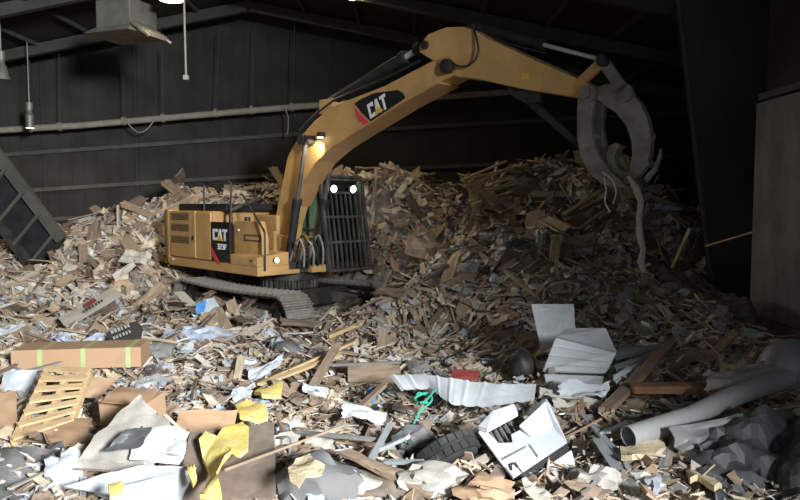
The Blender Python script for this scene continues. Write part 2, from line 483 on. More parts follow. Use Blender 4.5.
# leaning dark partition sheet left of it
a0, a1, a2, a3 = at(674, -20, 13.2), at(714, 310, 13.2), at(800, 330, 12.4), at(800, -20, 12.4)
pb = MB()
dv = Vector((.02, .15, 0))
pb.add([a0, a1, a2, a3, a0 + dv, a1 + dv, a2 + dv, a3 + dv], [(0, 1, 2, 3), (7, 6, 5, 4), (0, 4, 5, 1), (1, 5, 6, 2), (2, 6, 7, 3), (3, 7, 4, 0)])
part = struct(pb.build('wall_partition', 'wall'))
MB().bar(a0 + Vector((.01, -.03, 0)), a1 + Vector((.01, -.03, 0)), .05, .05).build('edge_angle', 'girt', part)
struct(MB().bx(9.2, 9.5, 10.9, YB, -1, 6).build('wall_side', 'wall'))
# wall with the wide open door behind the camera
wf = MB()
wf.bx(-15, -9.5, -2.0, -1.7, -1, 8).bx(5.02, 9.5, -2.0, -1.7, -1, 8).bx(-9.5, 5.02, -2.0, -1.7, 6.9, 8)
struct(wf.build('wall_front', 'wall'))
struct(MB().bx(5.85, 9.5, 10.75, 10.9, -1, 8).build('wall_return', 'wall'))
# roof
rf = MB()
rf.prism([(-15.3, roof_z(-15.3)), (RX, RZ), (9.7, roof_z(9.7)), (9.7, roof_z(9.7) + .2), (RX, RZ + .2), (-15.3, roof_z(-15.3) + .2)], -2.0, YB + .3)
ceiling = struct(rf.build('ceiling', 'roof'))
for y in (20.6, 17.2, 13.8, 10.4):
    for s, x1 in ((-1, -15), (1, 9.5)):
        a = Vector((RX, y, RZ - .22))
        b = Vector((x1, y, roof_z(x1) - .22))
        MB().bar(a, b, .18, .3).build('rafter', 'rafter', ceiling)
for i in range(15):
    x = -14 + i * 1.6
    MB().bx(x - .04, x + .04, 4, YB, roof_z(x) - .14, roof_z(x) - .02).build('purlin', 'rafter', ceiling)

#---FIXTURES---
# sprinkler pipe with hangers
pp = empty('sprinkler_pipe', at(250, 110, 21.2))
tag(pp, 'long pale dusty pipe slung below the roof along the dark back wall', 'pipe')
pts = [at(px, py, 21.2) for px, py in ((-30, 132), (80, 125.5), (200, 115), (300, 106.5), (400, 100), (520, 91))]
link_child(MB().tube(pts, .10, 12).build('pipe_run', 'pipe', smooth=True), pp)
for px, py, top in ((30, 128, 90), (60, 126.5, 84), (124, 121, 66), (163, 118, 78), (216, 113, 60), (252, 110, 55), (292, 107, 40)):
    a, b = at(px, py, 21.2), at(px - (1 if px < 200 else -3), top - 30, 21.2)
    b.z = min(max(b.z, a.z + 1), roof_z(b.x))
    link_child(MB().tube([a, b], .012, 6).build('hanger_rod', 'rafter'), pp)
    link_child(MB().cyl(a, pts[2] - pts[1], .135, .09, 12).build('pipe_clamp', 'pipe'), pp)
c0, c1 = at(126, 121, 21.1), at(155, 119, 21.1)
loop = [c0.lerp(c1, t) + Vector((0, 0, -.38 * math.sin(math.pi * t))) for t in [i / 10 for i in range(11)]]
tag(MB().tube(loop, .022, 6).build('cable_loop', 'pipe', smooth=True, origin=c0), 'slack cable loop drooping under the dusty roof pipe', 'cable')
c0, c1 = at(285, 108, 21.05), at(287, 135, 21.05)
lp = [c0, c0.lerp(c1, .3) + Vector((.08, 0, 0)), c0.lerp(c1, .7) + Vector((.06, 0, 0)), c1]
tag(MB().tube(lp, .02, 6).build('cable_drop', 'pipe', smooth=True, origin=c0), 'thin cable end dangling from the roof pipe left of the boom', 'cable')

def high_bay(px, py, y, label, power, colr=(1, .86, .6), sz=.28):
    p = at(px, py, y)
    root = tag(empty('high_bay_lamp', p), label, 'lamp', 'ceiling lamps')
    prof = [(.07, .52), (.09, .40), (.12, .36), (sz * .8, .12), (sz, 0), (sz * .95, 0)]
    mb = MB()
    n = 20
    for r, z in prof:
        for j in range(n):
            t = 2 * math.pi * j / n
            mb.v.append(Vector((r * math.cos(t), r * math.sin(t), z)))
    for i in range(len(prof) - 1):
        for j in range(n):
            mb.f.append([i * n + j, i * n + (j + 1) % n, (i + 1) * n + (j + 1) % n, (i + 1) * n + j])
    mb.build('lamp_reflector', 'galv', root, smooth=True)
    MB().cyl((0, 0, .62), (0, 0, 1), .10, .22, 14).build('ballast_box', 'galv', root, smooth=True)
    MB().tube([(0, 0, .7), (0, 0, max(roof_z(p.x) - p.z - .05, 1.0))], .015, 6).build('hanging_rod', 'galv', root)
    if power:
        MB().cyl((0, 0, .02), (0, 0, 1), sz * .9, .04, 20).build('lamp_lens', 'lamp_warm', root)
        l = bpy.data.lights.new('lamp_glow', 'SPOT')
        l.energy = power
        l.color = colr
        l.spot_size = R(150)
        l.spot_blend = .6
        l.shadow_soft_size = sz * .8
        lo = bpy.data.objects.new('lamp_glow', l)
        lo.location = (0, 0, -.06)
        lo.parent = root
        col.objects.link(lo)
    else:
        MB().cyl((0, 0, .02), (0, 0, 1), sz * .9, .04, 20).build('lamp_lens', 'whitefilm', root)
    return root
high_bay(171, 0, 15.0, 'lit warm ceiling lamp at the top beside the hanging conduit', 420)
high_bay(355, -2, 17.0, 'lit warm ceiling lamp at the top above the boom', 260, sz=.24)
high_bay(30, 128, 20.0, 'small lit lamp hanging over the pipe at far left', 60, sz=.12)
high_bay(557, 22, 19.0, 'small unlit lamp hanging in the dark above the stick', 0, sz=.17)
high_bay(2, 80, 18.0, 'unlit lamp at the left edge below the roof', 0, sz=.22)

hc = empty('hanging_conduit', at(186, 76, 13.4))
tag(hc, 'vertical pale conduit hanging from the roof with a small end fitting', 'conduit')
zt = roof_z(hc.location.x) - hc.location.z
MB().tube([(0, 0, 0), (-.02, 0, zt)], .02, 8).build('conduit', 'pipe', hc, smooth=True)
MB().box((0, 0, -.03), (.10, .08, .09)).build('end_fitting', 'pipe', hc, bevel=.01)

p = at(128, 28, 16.0)
uh = tag(empty('unit_heater', p, R(-20)), 'boxy grey heater with flared hood hung from the roof at upper left', 'heater')
hb = MB().bx(-.5, .45, -.45, .45, -.05, .55)
hb.build('heater_casing', 'galv', uh, bevel=.02)
hd = MB()
hd.add([(-.5, -.45, -.05), (.45, -.45, -.05), (.45, .45, -.05), (-.5, .45, -.05), (-.75, -.6, -.2), (.55, -.6, -.2), (.55, .6, -.2), (-.75, .6, -.2)],
       [(0, 1, 5, 4), (1, 2, 6, 5), (2, 3, 7, 6), (3, 0, 4, 7), (4, 5, 6, 7)])
hd.build('flared_hood', 'galv', uh)
for i in range(5):
    MB().box((.50 + i * .09, -.1, -.02 - i * .06), (.015, .7, .10), (0, R(35), 0)).build('louvre', 'galv', uh)
MB().bar((.45, -.47, .02), (.98, -.47, -.36), .03, .05).build('louvre_rail', 'galv', uh)
MB().bar((.45, .27, .02), (.98, .27, -.36), .03, .05).build('louvre_rail', 'galv', uh)
for x in (-.4, .35):
    MB().tube([(x, 0, .5), (x, 0, roof_z(p.x) - p.z)], .015, 6).build('hanging_rod', 'galv', uh)

# inclined steel conveyor frame at the left
cvr = empty('conveyor_frame', at(40, 262, 15.6))
tag(cvr, 'dark inclined steel conveyor frame with rungs at the left edge', 'conveyor')
a, b = at(-40, 105, 15.6), at(62, 240, 15.6)
dz = Vector((0, 0, -1))
link_child(MB().bar(a, b, .14, .24).build('side_rail', 'rafter'), cvr)
off = Vector((-.62, .0, -.72))
link_child(MB().bar(a + off, b + off, .14, .22).build('side_rail', 'dark'), cvr)
bp = MB()
o2 = Vector((0, .10, 0))
bp.add([a + o2, b + o2, b + off + o2, a + off + o2, a + o2 * 2, b + o2 * 2, b + off + o2 * 2, a + off + o2 * 2],
       [(0, 1, 2, 3), (7, 6, 5, 4), (0, 4, 5, 1), (1, 5, 6, 2), (2, 6, 7, 3), (3, 7, 4, 0)])
link_child(bp.build('belt_pan', 'black'), cvr)
for t in (.30, .47, .64, .80, .95):
    q = a.lerp(b, t)
    link_child(MB().bar(q + Vector((0, -.10, 0)), q + off + Vector((0, -.10, 0)), .06, .07).build('rung', 'rafter'), cvr)
link_child(MB().bar(b + Vector((-.5, .1, -.3)), b + Vector((-.5, .1, -2.1)), .16, .16).build('support_leg', 'dark'), cvr)
#---EXCAVATOR---
ex = empty('excavator', EX_C, -EX_A)
tag(ex, 'large yellow tracked excavator with raised boom working on the refuse heap', 'excavator')

def letters(word, org, ux, uz, h, name, m, parent, depth=.006, gap=.12, wf=.62, nrm=None, skip_tri=False):
    """flat block letters standing proud of a surface; org bottom-left corner, ux/uz unit vectors along and up"""
    G = {
        'C': [[(1, .72), (1, 1), (0, 1), (0, 0), (1, 0), (1, .28), (.68, .28), (.68, .22), (.34, .22), (.34, .78), (.68, .78), (.68, .72)]],
        'A': [[(0, 0), (.30, 1), (.70, 1), (1, 0), (.68, 0), (.5, .55), (.32, 0)]],
        'T': [[(0, 1), (0, .78), (.34, .78), (.34, 0), (.66, 0), (.66, .78), (1, .78), (1, 1)]],
        '3': [[(0, 1), (1, 1), (1, 0), (0, 0), (0, .2), (.65, .2), (.65, .42), (.25, .42), (.25, .6), (.65, .6), (.65, .8), (0, .8)]],
        '2': [[(0, 1), (1, 1), (1, .42), (.35, .42), (.35, .2), (1, .2), (1, 0), (0, 0), (0, .6), (.65, .6), (.65, .8), (0, .8)]],
        'F': [[(0, 0), (0, 1), (1, 1), (1, .8), (.34, .8), (.34, .6), (.85, .6), (.85, .4), (.34, .4), (.34, 0)]],
        'E': [[(0, 0), (0, 1), (1, 1), (1, .8), (.34, .8), (.34, .6), (.85, .6), (.85, .4), (.34, .4), (.34, .2), (1, .2), (1, 0)]],
        'M': [[(0, 0), (0, 1), (.28, 1), (.5, .6), (.72, 1), (1, 1), (1, 0), (.74, 0), (.74, .6), (.5, .2), (.26, .6), (.26, 0)]],
        'L': [[(0, 0), (0, 1), (.34, 1), (.34, .22), (1, .22), (1, 0)]],
        'S': [[(0, 0), (1, 0), (1, .6), (.34, .6), (.34, .8), (1, .8), (1, 1), (0, 1), (0, .42), (.66, .42), (.66, .2), (0, .2)]],
        'I': [[(.33, 0), (.33, 1), (.67, 1), (.67, 0)]],
        'O': [[(0, 0), (1, 0), (1, 1), (.34, 1), (.34, .8), (.66, .8), (.66, .2), (.34, .2), (.34, 1), (0, 1)]],
        'R': [[(0, 0), (0, 1), (1, 1), (1, .42), (.8, .42), (1, 0), (.66, 0), (.45, .42), (.32, .42), (.32, 0)]],
        'N': [[(0, 0), (0, 1), (.3, 1), (.7, .45), (.7, 1), (1, 1), (1, 0), (.7, 0), (.3, .55), (.3, 0)]],
    }
    org, ux, uz = Vector(org), Vector(ux), Vector(uz)
    n = nrm or ux.cross(uz).normalized()
    out = []
    x = 0.0
    for ch in word:
        w = h * wf
        for pl in G[ch]:
            mb = MB()
            k = len(pl)
            pts2 = [org + ux * (x + u * w) + uz * (v * h) for u, v in pl]
            mb.add([q for q in pts2] + [q + n * depth for q in pts2],
                   [list(range(k))[::-1], list(range(k, 2 * k))] + [[i, (i + 1) % k, k + (i + 1) % k, k + i] for i in range(k)])
            out.append(mb.build(name, m, parent))
        x += w + h * gap
    return out

# --- undercarriage
TZ, TR = .17, .43
TX0, TX1 = -2.02, 1.62
def track_path():
    pts = []
    n = 60
    for i in range(n + 1):
        t = i / n
        pts.append((TX0 + (TX1 - TX0) * t, TZ + TR - .05 * math.sin(math.pi * t)))
    for i in range(1, 24):
        a = math.pi / 2 - math.pi * i / 24
        pts.append((TX1 + TR * math.cos(a), TZ + TR * math.sin(a)))
    for i in range(n + 1):
        t = i / n
        pts.append((TX1 - (TX1 - TX0) * t, TZ - TR))
    for i in range(1, 24):
        a = -math.pi / 2 - math.pi * i / 24
        pts.append((TX0 + TR * math.cos(a), TZ + TR * math.sin(a)))
    return pts
path = [Vector((x, 0, z)) for x, z in track_path()]
seg = [(path[(i + 1) % len(path)] - path[i]).length for i in range(len(path))]
tot = sum(seg)
NSH = 50
shoe_mb = MB()
shoe_mb.box((0, 0, 0), (tot / NSH * .96, .62, .028))
for dx, hh in ((-.06, .03), (0, .03), (.065, .045)):
    shoe_mb.box((dx, 0, .014 + hh / 2), (.018, .62, hh))
for yy in (-.09, .09):
    shoe_mb.box((0, yy, -.05), (tot / NSH * .9, .05, .08))
shoe0 = shoe_mb.build('track_shoe', 'track')
shoe_used = False
for side in (-1.19, 1.19):
    nm = 'track_frame'
    fr = MB()
    fr.prism([(TX0 + .1, TZ + .20), (TX1 - .1, TZ + .20), (TX1 + .1, TZ + .02), (TX1 - .1, TZ - .2), (TX0 + .1, TZ - .2), (TX0 - .1, TZ)], side - .17, side + .17)
    tf = fr.build('track_frame', 'dark', ex, bevel=.02)
    MB().prism([(TX0 + .5, TZ + .12), (TX1 - .4, TZ + .12), (TX1 - .3, TZ - .12), (TX0 + .4, TZ - .12)], side - .23, side + .23).build('guard_plate', 'dustdeck', tf)
    for k in range(7):
        MB().cyl((TX0 + .5 + k * .42, side, TZ - TR + .12), (0, 1, 0), .085, .40, 14).build('track_roller', 'dark', tf, smooth=True)
    for k in range(2):
        MB().cyl((TX0 + 1.1 + k * 1.3, side, TZ + TR - .15), (0, 1, 0), .07, .36, 12).build('carrier_roller', 'dark', tf, smooth=True)
    MB().cyl((TX1, side, TZ), (0, 1, 0), TR - .08, .34, 28).cyl((TX1, side, TZ), (0, 1, 0), .14, .44, 16).build('idler_wheel', 'dark', ex, smooth=True)
    sp = MB()
    pol = []
    for k in range(42):
        rr = TR - .03 if k % 3 == 0 else TR - .11
        a = 2 * math.pi * k / 42
        pol.append((TX0 + rr * math.cos(a), TZ + rr * math.sin(a)))
    sp.prism(pol, side - .05, side + .05)
    sp.cyl((TX0, side, TZ), (0, 1, 0), .24, .46, 20)
    sp.build('drive_sprocket', 'dark', ex)
    acc, i, want = 0.0, 0, 0.0
    for k in range(NSH):
        want = tot * k / NSH
        while acc + seg[i] < want:
            acc += seg[i]
            i += 1
        t = (want - acc) / seg[i]
        a, b = path[i], path[(i + 1) % len(path)]
        pnt = a.lerp(b, t)
        d = (b - a).normalized()
        nrm = Vector((-d.z, 0, d.x))
        if not shoe_used:
            o = shoe0
            shoe_used = True
        else:
            o = shoe0.copy()
            col.objects.link(o)
        mtx = Matrix((d, Vector((0, 1, 0)), nrm)).transposed().to_4x4()
        if mtx.determinant() < 0:
            mtx = Matrix((-d, Vector((0, 1, 0)), nrm)).transposed().to_4x4()
        mtx.translation = Vector((pnt.x, side, pnt.z)) + nrm * .014
        o.parent = ex
        o.matrix_local = mtx
MB().bx(-.75, .75, -1.0, 1.0, .18, .55).build('carbody', 'dark', ex, bevel=.03)
for s in (-1, 1):
    for x in (-.65, .65):
        MB().bar((x * .7, s * .5, .4), (x * 1.5, s * 1.1, .25), .35, .22).build('carbody_leg', 'dark', ex)
gear = [((.62 if (k // 2) % 2 else .57) * math.cos(2 * math.pi * k / 120), (.62 if (k // 2) % 2 else .57) * math.sin(2 * math.pi * k / 120)) for k in range(120)]
MB().plan(gear, .54, .74).build('slewing_ring', 'dark', ex)  # dark material chosen to carry the shadow under the house
MB().cyl((0, 0, .82), (0, 0, 1), .66, .18, 36).build('swing_bearing', 'dark', ex, smooth=True)

# --- upper structure (right side plane at Y=-1.35)
YS = -1.35
def X_(px, py=240, Y=YS):
    return xz(px, py, Y)[0]
def Z_(px, py, Y=YS):
    return xz(px, py, Y)[1]
xA, xB, xC, xD, xE = X_(169), X_(196), X_(211), X_(230), X_(262)
ZB, ZD, ZT = .91, 1.10, 2.20
XF = X_(257.5, 262)
MB().bx(xA, XF, -1.35, -.35, ZB, ZD).build('frame_skirt', 'yellow', ex, bevel=.02)
MB().bx(xA, XF - .05, -.35, 1.3, ZB, ZD - .02).build('revolving_frame', 'dark', ex, bevel=.02)
MB().bx(XF - .5, XF + .1, -.12, .3, ZB + .0, ZD - .04).build('front_deck', 'yellow', ex, bevel=.02)
cwx = xA + .02
cwp = [(cwx, -1.36), (cwx - .10, -1.35), (cwx - .32, -1.31), (cwx - .46, -1.2), (cwx - .66, -.7), (cwx - .72, -.25), (cwx - .72, .25), (cwx - .66, .7), (cwx - .46, 1.2), (cwx - .32, 1.31), (cwx - .1, 1.35), (cwx, 1.36)]
MB().plan(cwp, ZB + .02, ZT).build('counterweight', 'yellow', ex, bevel=.06, smooth=True)
# engine housing core
MB().bx(xA + .03, xC, -1.30, 1.30, ZD, ZT - .03).build('engine_housing', 'tan', ex, bevel=.02)
MB().bx(xA + .1, xC + .3, -1.15, 1.2, ZT - .03, ZT + .13).build('engine_hood', 'black', ex, bevel=.04)
# door with louvres
door = MB().bx(xA + .06, xB - .02, -1.36, -1.30, ZD + .03, ZT - .03).build('engine_door', 'yellow', ex, bevel=.02)
for y0, y1 in ((213, 220), (224, 231), (236, 243)):
    lx0, lx1 = X_(172.5), X_(190)
    z1, z0 = Z_(181, y0), Z_(181, y1)
    MB().bx(lx0, lx1, -1.368, -1.35, z0, z1).build('vent_shade_plate', 'vent', door)  # flat plate proud of the door; louvre shade is in its colour
    for k in range(3):
        zz = z0 + (z1 - z0) * (k + .5) / 3
        MB().box(((lx0 + lx1) / 2, -1.372, zz), (lx1 - lx0, .012, .02), (R(35), 0, 0)).build('vent_slat', 'ventslat', door)
MB().box((xB - .10, -1.37, Z_(196, 238)), (.05, .03, .10)).build('door_latch', 'dark', door)
letters('CLR', (X_(172), -1.361, Z_(175, 260)), (1, 0, 0), (0, 0, 1), .055, 'small_lettering', 'white_letter', door, nrm=Vector((0, -1, 0)))
MB().bx(xB + .0, xC - .01, -1.355, -1.30, ZD + .02, ZT - .05).build('side_panel', 'yellow', ex, bevel=.025)
# black name panel
pz1 = Z_(220, 222)
npan = MB().bx(xC, xD, -1.355, -1.28, ZD + .02, pz1).build('name_panel', 'decal', ex, bevel=.01)
w0 = (xD - xC)
zc0, zc1 = Z_(220, 240.5), Z_(220, 229)
hC = zc1 - zc0
letters('CAT', (X_(213.3), -1.357, zc0), (1, 0, 0), (0, 0, 1), hC, 'lettering', 'white_letter', npan, nrm=Vector((0, -1, 0)), gap=.04, wf=(X_(227.5) - X_(213.3)) / hC / 3 - .03)
cxm = (X_(213.3) + X_(227.5)) / 2
MB().prism([(cxm - .13, zc0 - .005), (cxm + .13, zc0 - .005), (cxm, zc0 + hC * .5)], -1.368, -1.356).build('emblem_triangle', 'yellow_letter', npan)
zn0, zn1 = Z_(222, 249.5), Z_(222, 244)
hN = zn1 - zn0
letters('323F', (X_(217.5), -1.357, zn0), (1, 0, 0), (0, 0, 1), hN, 'lettering', 'white_letter', npan, nrm=Vector((0, -1, 0)), gap=.1, wf=(X_(227) - X_(217.5)) / hN / 4 - .1)
q = [(X_(211.3), Z_(211.5, 247)), (X_(220.5), Z_(220, 264)), (X_(217), Z_(217, 263.5)), (X_(211.3), Z_(211.5, 254))]
MB().prism(q, -1.362, -1.354).build('red_stripe', 'red_stripe', npan)
# hydraulic tank and toolbox
TY = -1.08
tx1 = xz(262, 235, TY)[0]
tk = MB().prism([(xD - .3, ZD), (tx1, ZD), (tx1, Z_(250, 240)), (tx1 - .12, Z_(240, 221.5)), (xD - .3, Z_(240, 221.5))], TY, TY + .16).build('hydraulic_tank', 'yellow', ex, bevel=.02)
MB().bx(xz(244, 238, TY)[0], xz(261, 238, TY)[0], TY - .006, TY + .01, xz(250, 241.5, TY)[1], xz(250, 234.5, TY)[1]).build('tank_slot_shade', 'vent', tk)  # thin plate on the tank face, slot shade painted as brown
MB().bx(xz(246, 238, TY)[0], xz(259, 238, TY)[0], TY - .02, TY + .01, xz(250, 239.5, TY)[1], xz(250, 236.5, TY)[1]).build('tank_step', 'yellow', tk)
MB().cyl((xz(239, 230, TY)[0], TY - .01, xz(239, 230, TY)[1]), (0, 1, 0), .025, .03, 10).build('tank_plug', 'white_letter', tk)
MB().cyl((xD + .1, TY + .08, Z_(240, 221) + .03), (0, 0, 1), .06, .08, 14).build('filler_cap', 'dark', tk, smooth=True)
tbz = Z_(250, 256)
tb = MB()
tb.add([(xD + .01, -1.36, ZD), (XF, -1.36, ZD), (XF, -.62, ZD), (xD + .01, -.62, ZD), (xD + .01, -1.36, tbz), (XF, -1.36, tbz - .02), (XF, -.62, tbz + .06), (xD + .01, -.62, tbz + .06)],
       [(0, 1, 2, 3), (7, 6, 5, 4), (0, 4, 5, 1), (1, 5, 6, 2), (2, 6, 7, 3), (3, 7, 4, 0)])
tbo = tb.build('toolbox', 'yellow', ex, bevel=.015)
MB().bx(xD + .05, XF - .06, -1.368, -1.355, ZD + .04, tbz - .05).build('toolbox_lid', 'yellow', tbo, bevel=.01)
MB().box((XF - .18, -1.374, tbz - .09), (.06, .02, .04)).build('toolbox_latch', 'dark', tbo)
wl = MB().cyl((XF + .03, -.95, ZD + .11), (1, 0, 0), .055, .06, 14).build('deck_lamp', 'dark', ex)
MB().cyl((XF + .065, -.95, ZD + .11), (1, 0, 0), .045, .012, 14).build('deck_lamp_lens', 'lamp_on', wl)
MB().bx(xC + .1, xD + .3, -.5, -.42, ZD, 1.75).build('centre_bulkhead', 'tan', ex)
MB().bx(xC - .15, xC + .9, -.3, .9, ZD, 2.08).build('rear_cover', 'tan', ex, bevel=.03)
MB().bx(xA + .4, xC - .25, 1.18, 1.31, ZD + .1, 2.1).build('left_door', 'yellow', ex, bevel=.02)
# handrails
hx0, hx1 = X_(204, 200, -1.2), X_(231, 200, -1.2)
zr = Z_(218, 182, -1.2)
MB().tube([(hx0, -1.2, ZT - .05), (hx0, -1.2, zr - .05), (hx0 + .06, -1.2, zr), (hx1 - .06, -1.2, zr), (hx1, -1.2, zr - .05), (hx1, -1.2, 1.85)], .022, 8).build('handrail', 'hose', ex, smooth=True)
MB().tube([(hx0, .1, ZT), (hx0, .1, zr), (hx0, -1.2, zr - .02)], .02, 8).build('handrail', 'hose', ex, smooth=True)
MB().tube([(hx1 - .02, -1.2, 1.9), (hx1 - .02, -1.2, zr - .6), (hx1 - .02, -.5, zr - .35)], .045, 8).build('exhaust_stack', 'dark', ex, smooth=True)
s0 = xz(243, 195, -1.0)
def y_for(px, X):
    lo_, hi_ = -2.0, 2.0
    for _ in range(40):
        md = (lo_ + hi_) / 2
        w = EX_C + EF * X + EL * md
        if 400 + F_PX * w.x / (w.y * math.cos(PITCH) + (CAM_Z - 1.3) * math.sin(PITCH)) < px: lo_ = md
        else: hi_ = md
    return lo_
rx_ = XF + .06
ry_ = y_for(265, rx_)
s1 = (rx_, xz(265, 233, ry_)[1])
s2 = (rx_, xz(265, 271, ry_)[1])
MB().tube([(s0[0] - .12, -1.0, s0[1] + .02), (s0[0], -1.0, s0[1]), (s1[0] - .03, ry_, s1[1] + .05), (s1[0], ry_, s1[1]), (s2[0], ry_, s2[1])], .02, 8).build('step_rail', 'hose', ex, smooth=True)
# mirror
mx_, mz_ = xz(279, 172, -.9)

# --- cab (left side)
CY0, CY1 = .28, 1.33
cx0, cxb, cxt = -.6, .95, .68
cz0, cz1 = ZD, 2.84
cab = MB().bx(cx0, cxb - .05, CY0, CY1, cz0 - .02, cz0 + .45).build('cab_base', 'black', ex, bevel=.02)
for x, y in ((cx0, CY0), (cx0, CY1 - .07), (.25, CY0), (.25, CY1 - .07)):
    MB().bx(x, x + .08, y, y + .07, cz0 + .4, cz1 - .05).build('cab_pillar', 'black', cab)
for y in (CY0, CY1 - .07):
    MB().bar((cxb - .06, y + .035, cz0), (cxt - .06, y + .035, cz1 - .04), .07, .08).build('cab_pillar', 'black', cab)
MB().bx(cx0 - .03, cxt + .02, CY0 - .02, CY1 + .02, cz1 - .08, cz1 + .02).build('cab_roof', 'black', cab, bevel=.03)
for xa, xb in ((cx0 + .08, .25), (.33, cxb - .10)):
    MB().bx(xa, xb, CY0 + .02, CY0 + .035, cz0 + .43, cz1 - .08).build('side_window', 'glass', cab)
    MB().bx(xa, xb, CY1 - .035, CY1 - .02, cz0 + .43, cz1 - .08).build('side_window', 'glass', cab)
ww = MB()
ww.add([(cxb - .07, CY0 + .06, cz0 + .4), (cxb - .07, CY1 - .06, cz0 + .4), (cxt - .06, CY1 - .06, cz1 - .08), (cxt - .06, CY0 + .06, cz1 - .08),
        (cxb - .085, CY0 + .06, cz0 + .4), (cxb - .085, CY1 - .06, cz0 + .4), (cxt - .075, CY1 - .06, cz1 - .08), (cxt - .075, CY0 + .06, cz1 - .08)],
       [(0, 1, 2, 3), (7, 6, 5, 4), (0, 4, 5, 1), (1, 5, 6, 2), (2, 6, 7, 3), (3, 7, 4, 0)])
ww.build('windscreen', 'darkglass', cab)
MB().bx(-.1, .35, CY0 + .25, CY1 - .25, cz0 + .42, cz0 + .56).build('seat_cushion', 'cloth_seat', cab, bevel=.04)
MB().box((-.16, (CY0 + CY1) / 2, cz0 + .95), (.14, .5, .85), (0, R(-8), 0)).build('seat_back', 'cloth_seat', cab, bevel=.05)
for y in (CY0 + .2, CY1 - .2):
    MB().tube([(.45, y, cz0 + .42), (.5, y, cz0 + .85)], .03, 8).build('control_lever', 'hose', cab)
# guard in front of the cab
guard = empty('cab_guard', (0, 0, 0))
guard.parent = ex
def gp(y, z):
    t = (z - cz0) / (cz1 - cz0)
    return Vector((cxb + .12 + (cxt - cxb) * t, y, z))
gz0, gz1 = .90, cz1 + .02
for y in (CY0 - .04, CY1 + .04):
    MB().bar(gp(y, gz0), gp(y, gz1), .07, .07).build('guard_upright', 'guard', guard)
for z in (gz0 + .03, gz0 + .62, gz0 + 1.15, gz1 - .30, gz1 - .02):
    MB().bar(gp(CY0 - .04, z), gp(CY1 + .04, z), .05, .05).build('guard_crossbar', 'guard', guard)
for k in range(8):
    y = CY0 + .07 + k * (CY1 - CY0 - .14) / 7
    MB().bar(gp(y, gz0), gp(y, gz1 - .3), .028, .05).build('guard_bar', 'guard', guard)
for k in range(6):
    x = cx0 + .1 + k * .27
    MB().bar((x, CY0, cz1 + .07), (x, CY1, cz1 + .07), .05, .04).build('roof_guard_bar', 'guard', guard)
for y in (CY0, CY1):
    MB().bar((cx0, y, cz1 + .07), (cxt + .15, y, cz1 + .05), .06, .06).build('roof_guard_rail', 'guard', guard)
for z in (gz0 + .25, gz0 + .85):
    MB().bar(gp(CY0 - .04, z), (cx0 + .7, CY0 - .04, z + .05), .04, .04).build('guard_side_bar', 'guard', guard)
for px in (335, 355):
    yy = CY0 + .22 if px == 335 else CY1 - .30
    zz = 2.64
    lx = gp(yy, zz).x + .05
    lm = MB().cyl((lx, yy, zz), (1, 0, -.1), .085, .09, 16).build('cab_lamp', 'dark', cab, smooth=True)
    MB().cyl((lx + .052, yy, zz), (1, 0, -.1), .072, .012, 16).build('cab_lamp_lens', 'lamp_on', lm)
    l = bpy.data.lights.new('cab_lamp_beam', 'SPOT')
    l.energy = 60
    l.spot_size = R(80)
    l.shadow_soft_size = .06
    lo = bpy.data.objects.new('cab_lamp_beam', l)
    lo.parent = ex
    lo.location = (lx + .09, yy, zz)
    lo.rotation_euler = Vector((1, 0, -.45)).to_track_quat('-Z', 'Z').to_euler()
    col.objects.link(lo)

# --- boom
BY = .22
bpx = [(272, 252), (272, 238), (278, 203), (287.5, 157), (293, 146), (300, 137), (314, 121), (332, 106), (356, 97), (384, 86), (430, 62), (441, 56.5), (450, 56.5), (456, 62), (457, 69), (452, 76),
       (440, 82), (402, 103), (357, 131), (334, 146), (317, 161), (303, 183), (292, 205), (286, 225), (283, 252)]
bxz = [xz(a, b, -BY) for a, b in bpx]
boom = MB().prism(bxz, -BY, BY).build('boom', 'yellow', ex, bevel=.02)
# flange strips along lower edge
low = [xz(a, b, -BY) for a, b in ((440, 82), (402, 103), (357, 131), (334, 146), (317, 161), (303, 183), (292, 205))]
for i in range(len(low) - 1):
    (xa, za), (xb, zb) = low[i], low[i + 1]
    MB().bar((xa, 0, za - .012), (xb, 0, zb - .012), .50, .024).build('flange_plate', 'tan', boom)
# decal
dpx = [(354.5, 103.5), (362, 98.5), (375, 93), (398, 90), (403, 93), (405.5, 98), (388, 110), (371, 121.5), (362, 113)]
MB().prism([xz(a, b, -BY) for a, b in dpx], -BY - .006, -BY + .002).build('boom_decal', 'decal', boom)
MB().prism([xz(a, b, -BY) for a, b in [(354.5, 107), (360, 113.5), (369, 122.5), (364, 125), (357, 119)]], -BY - .005, -BY + .002).build('red_stripe', 'red_stripe', boom)
def V3(px, py, Y):
    x, z = xz(px, py, Y)
    return Vector((x, Y, z))
o0 = V3(370.5, 119, -BY - .006)
ux = (V3(388.5, 107.5, -BY - .006) - o0)
uz = (V3(367, 105, -BY - .006) - o0)
uh_ = uz.length
letters('CAT', o0, ux.normalized(), uz.normalized(), uh_, 'lettering', 'white_letter', boom, nrm=Vector((0, -1, 0)), gap=.05, wf=ux.length / uh_ / 3 - .04)
tri = [o0 + ux * .28 + uz * .03, o0 + ux * .74 + uz * .03, o0 + ux * .51 + uz * .5]
MB().prism([(v.x, v.z) for v in tri], -BY - .018, -BY - .01).build('emblem_triangle', 'yellow_letter', boom)
# pins
def pin(px, py, Y, r, h, par, m='dark'):
    x, z = xz(px, py, Y)
    return MB().cyl((x, Y, z), (0, 1, 0), r, h, 20).build('pivot_pin', m, par, smooth=True)
pin(447, 66.5, -.27, .11, .12, boom)
pin(306, 140, -.38, .10, .3, boom)
x, z = xz(447, 66.5, -.34)
MB().cyl((x, .27, z), (0, 1, 0), .11, .12, 20).build('pivot_pin', 'dark', boom, smooth=True)
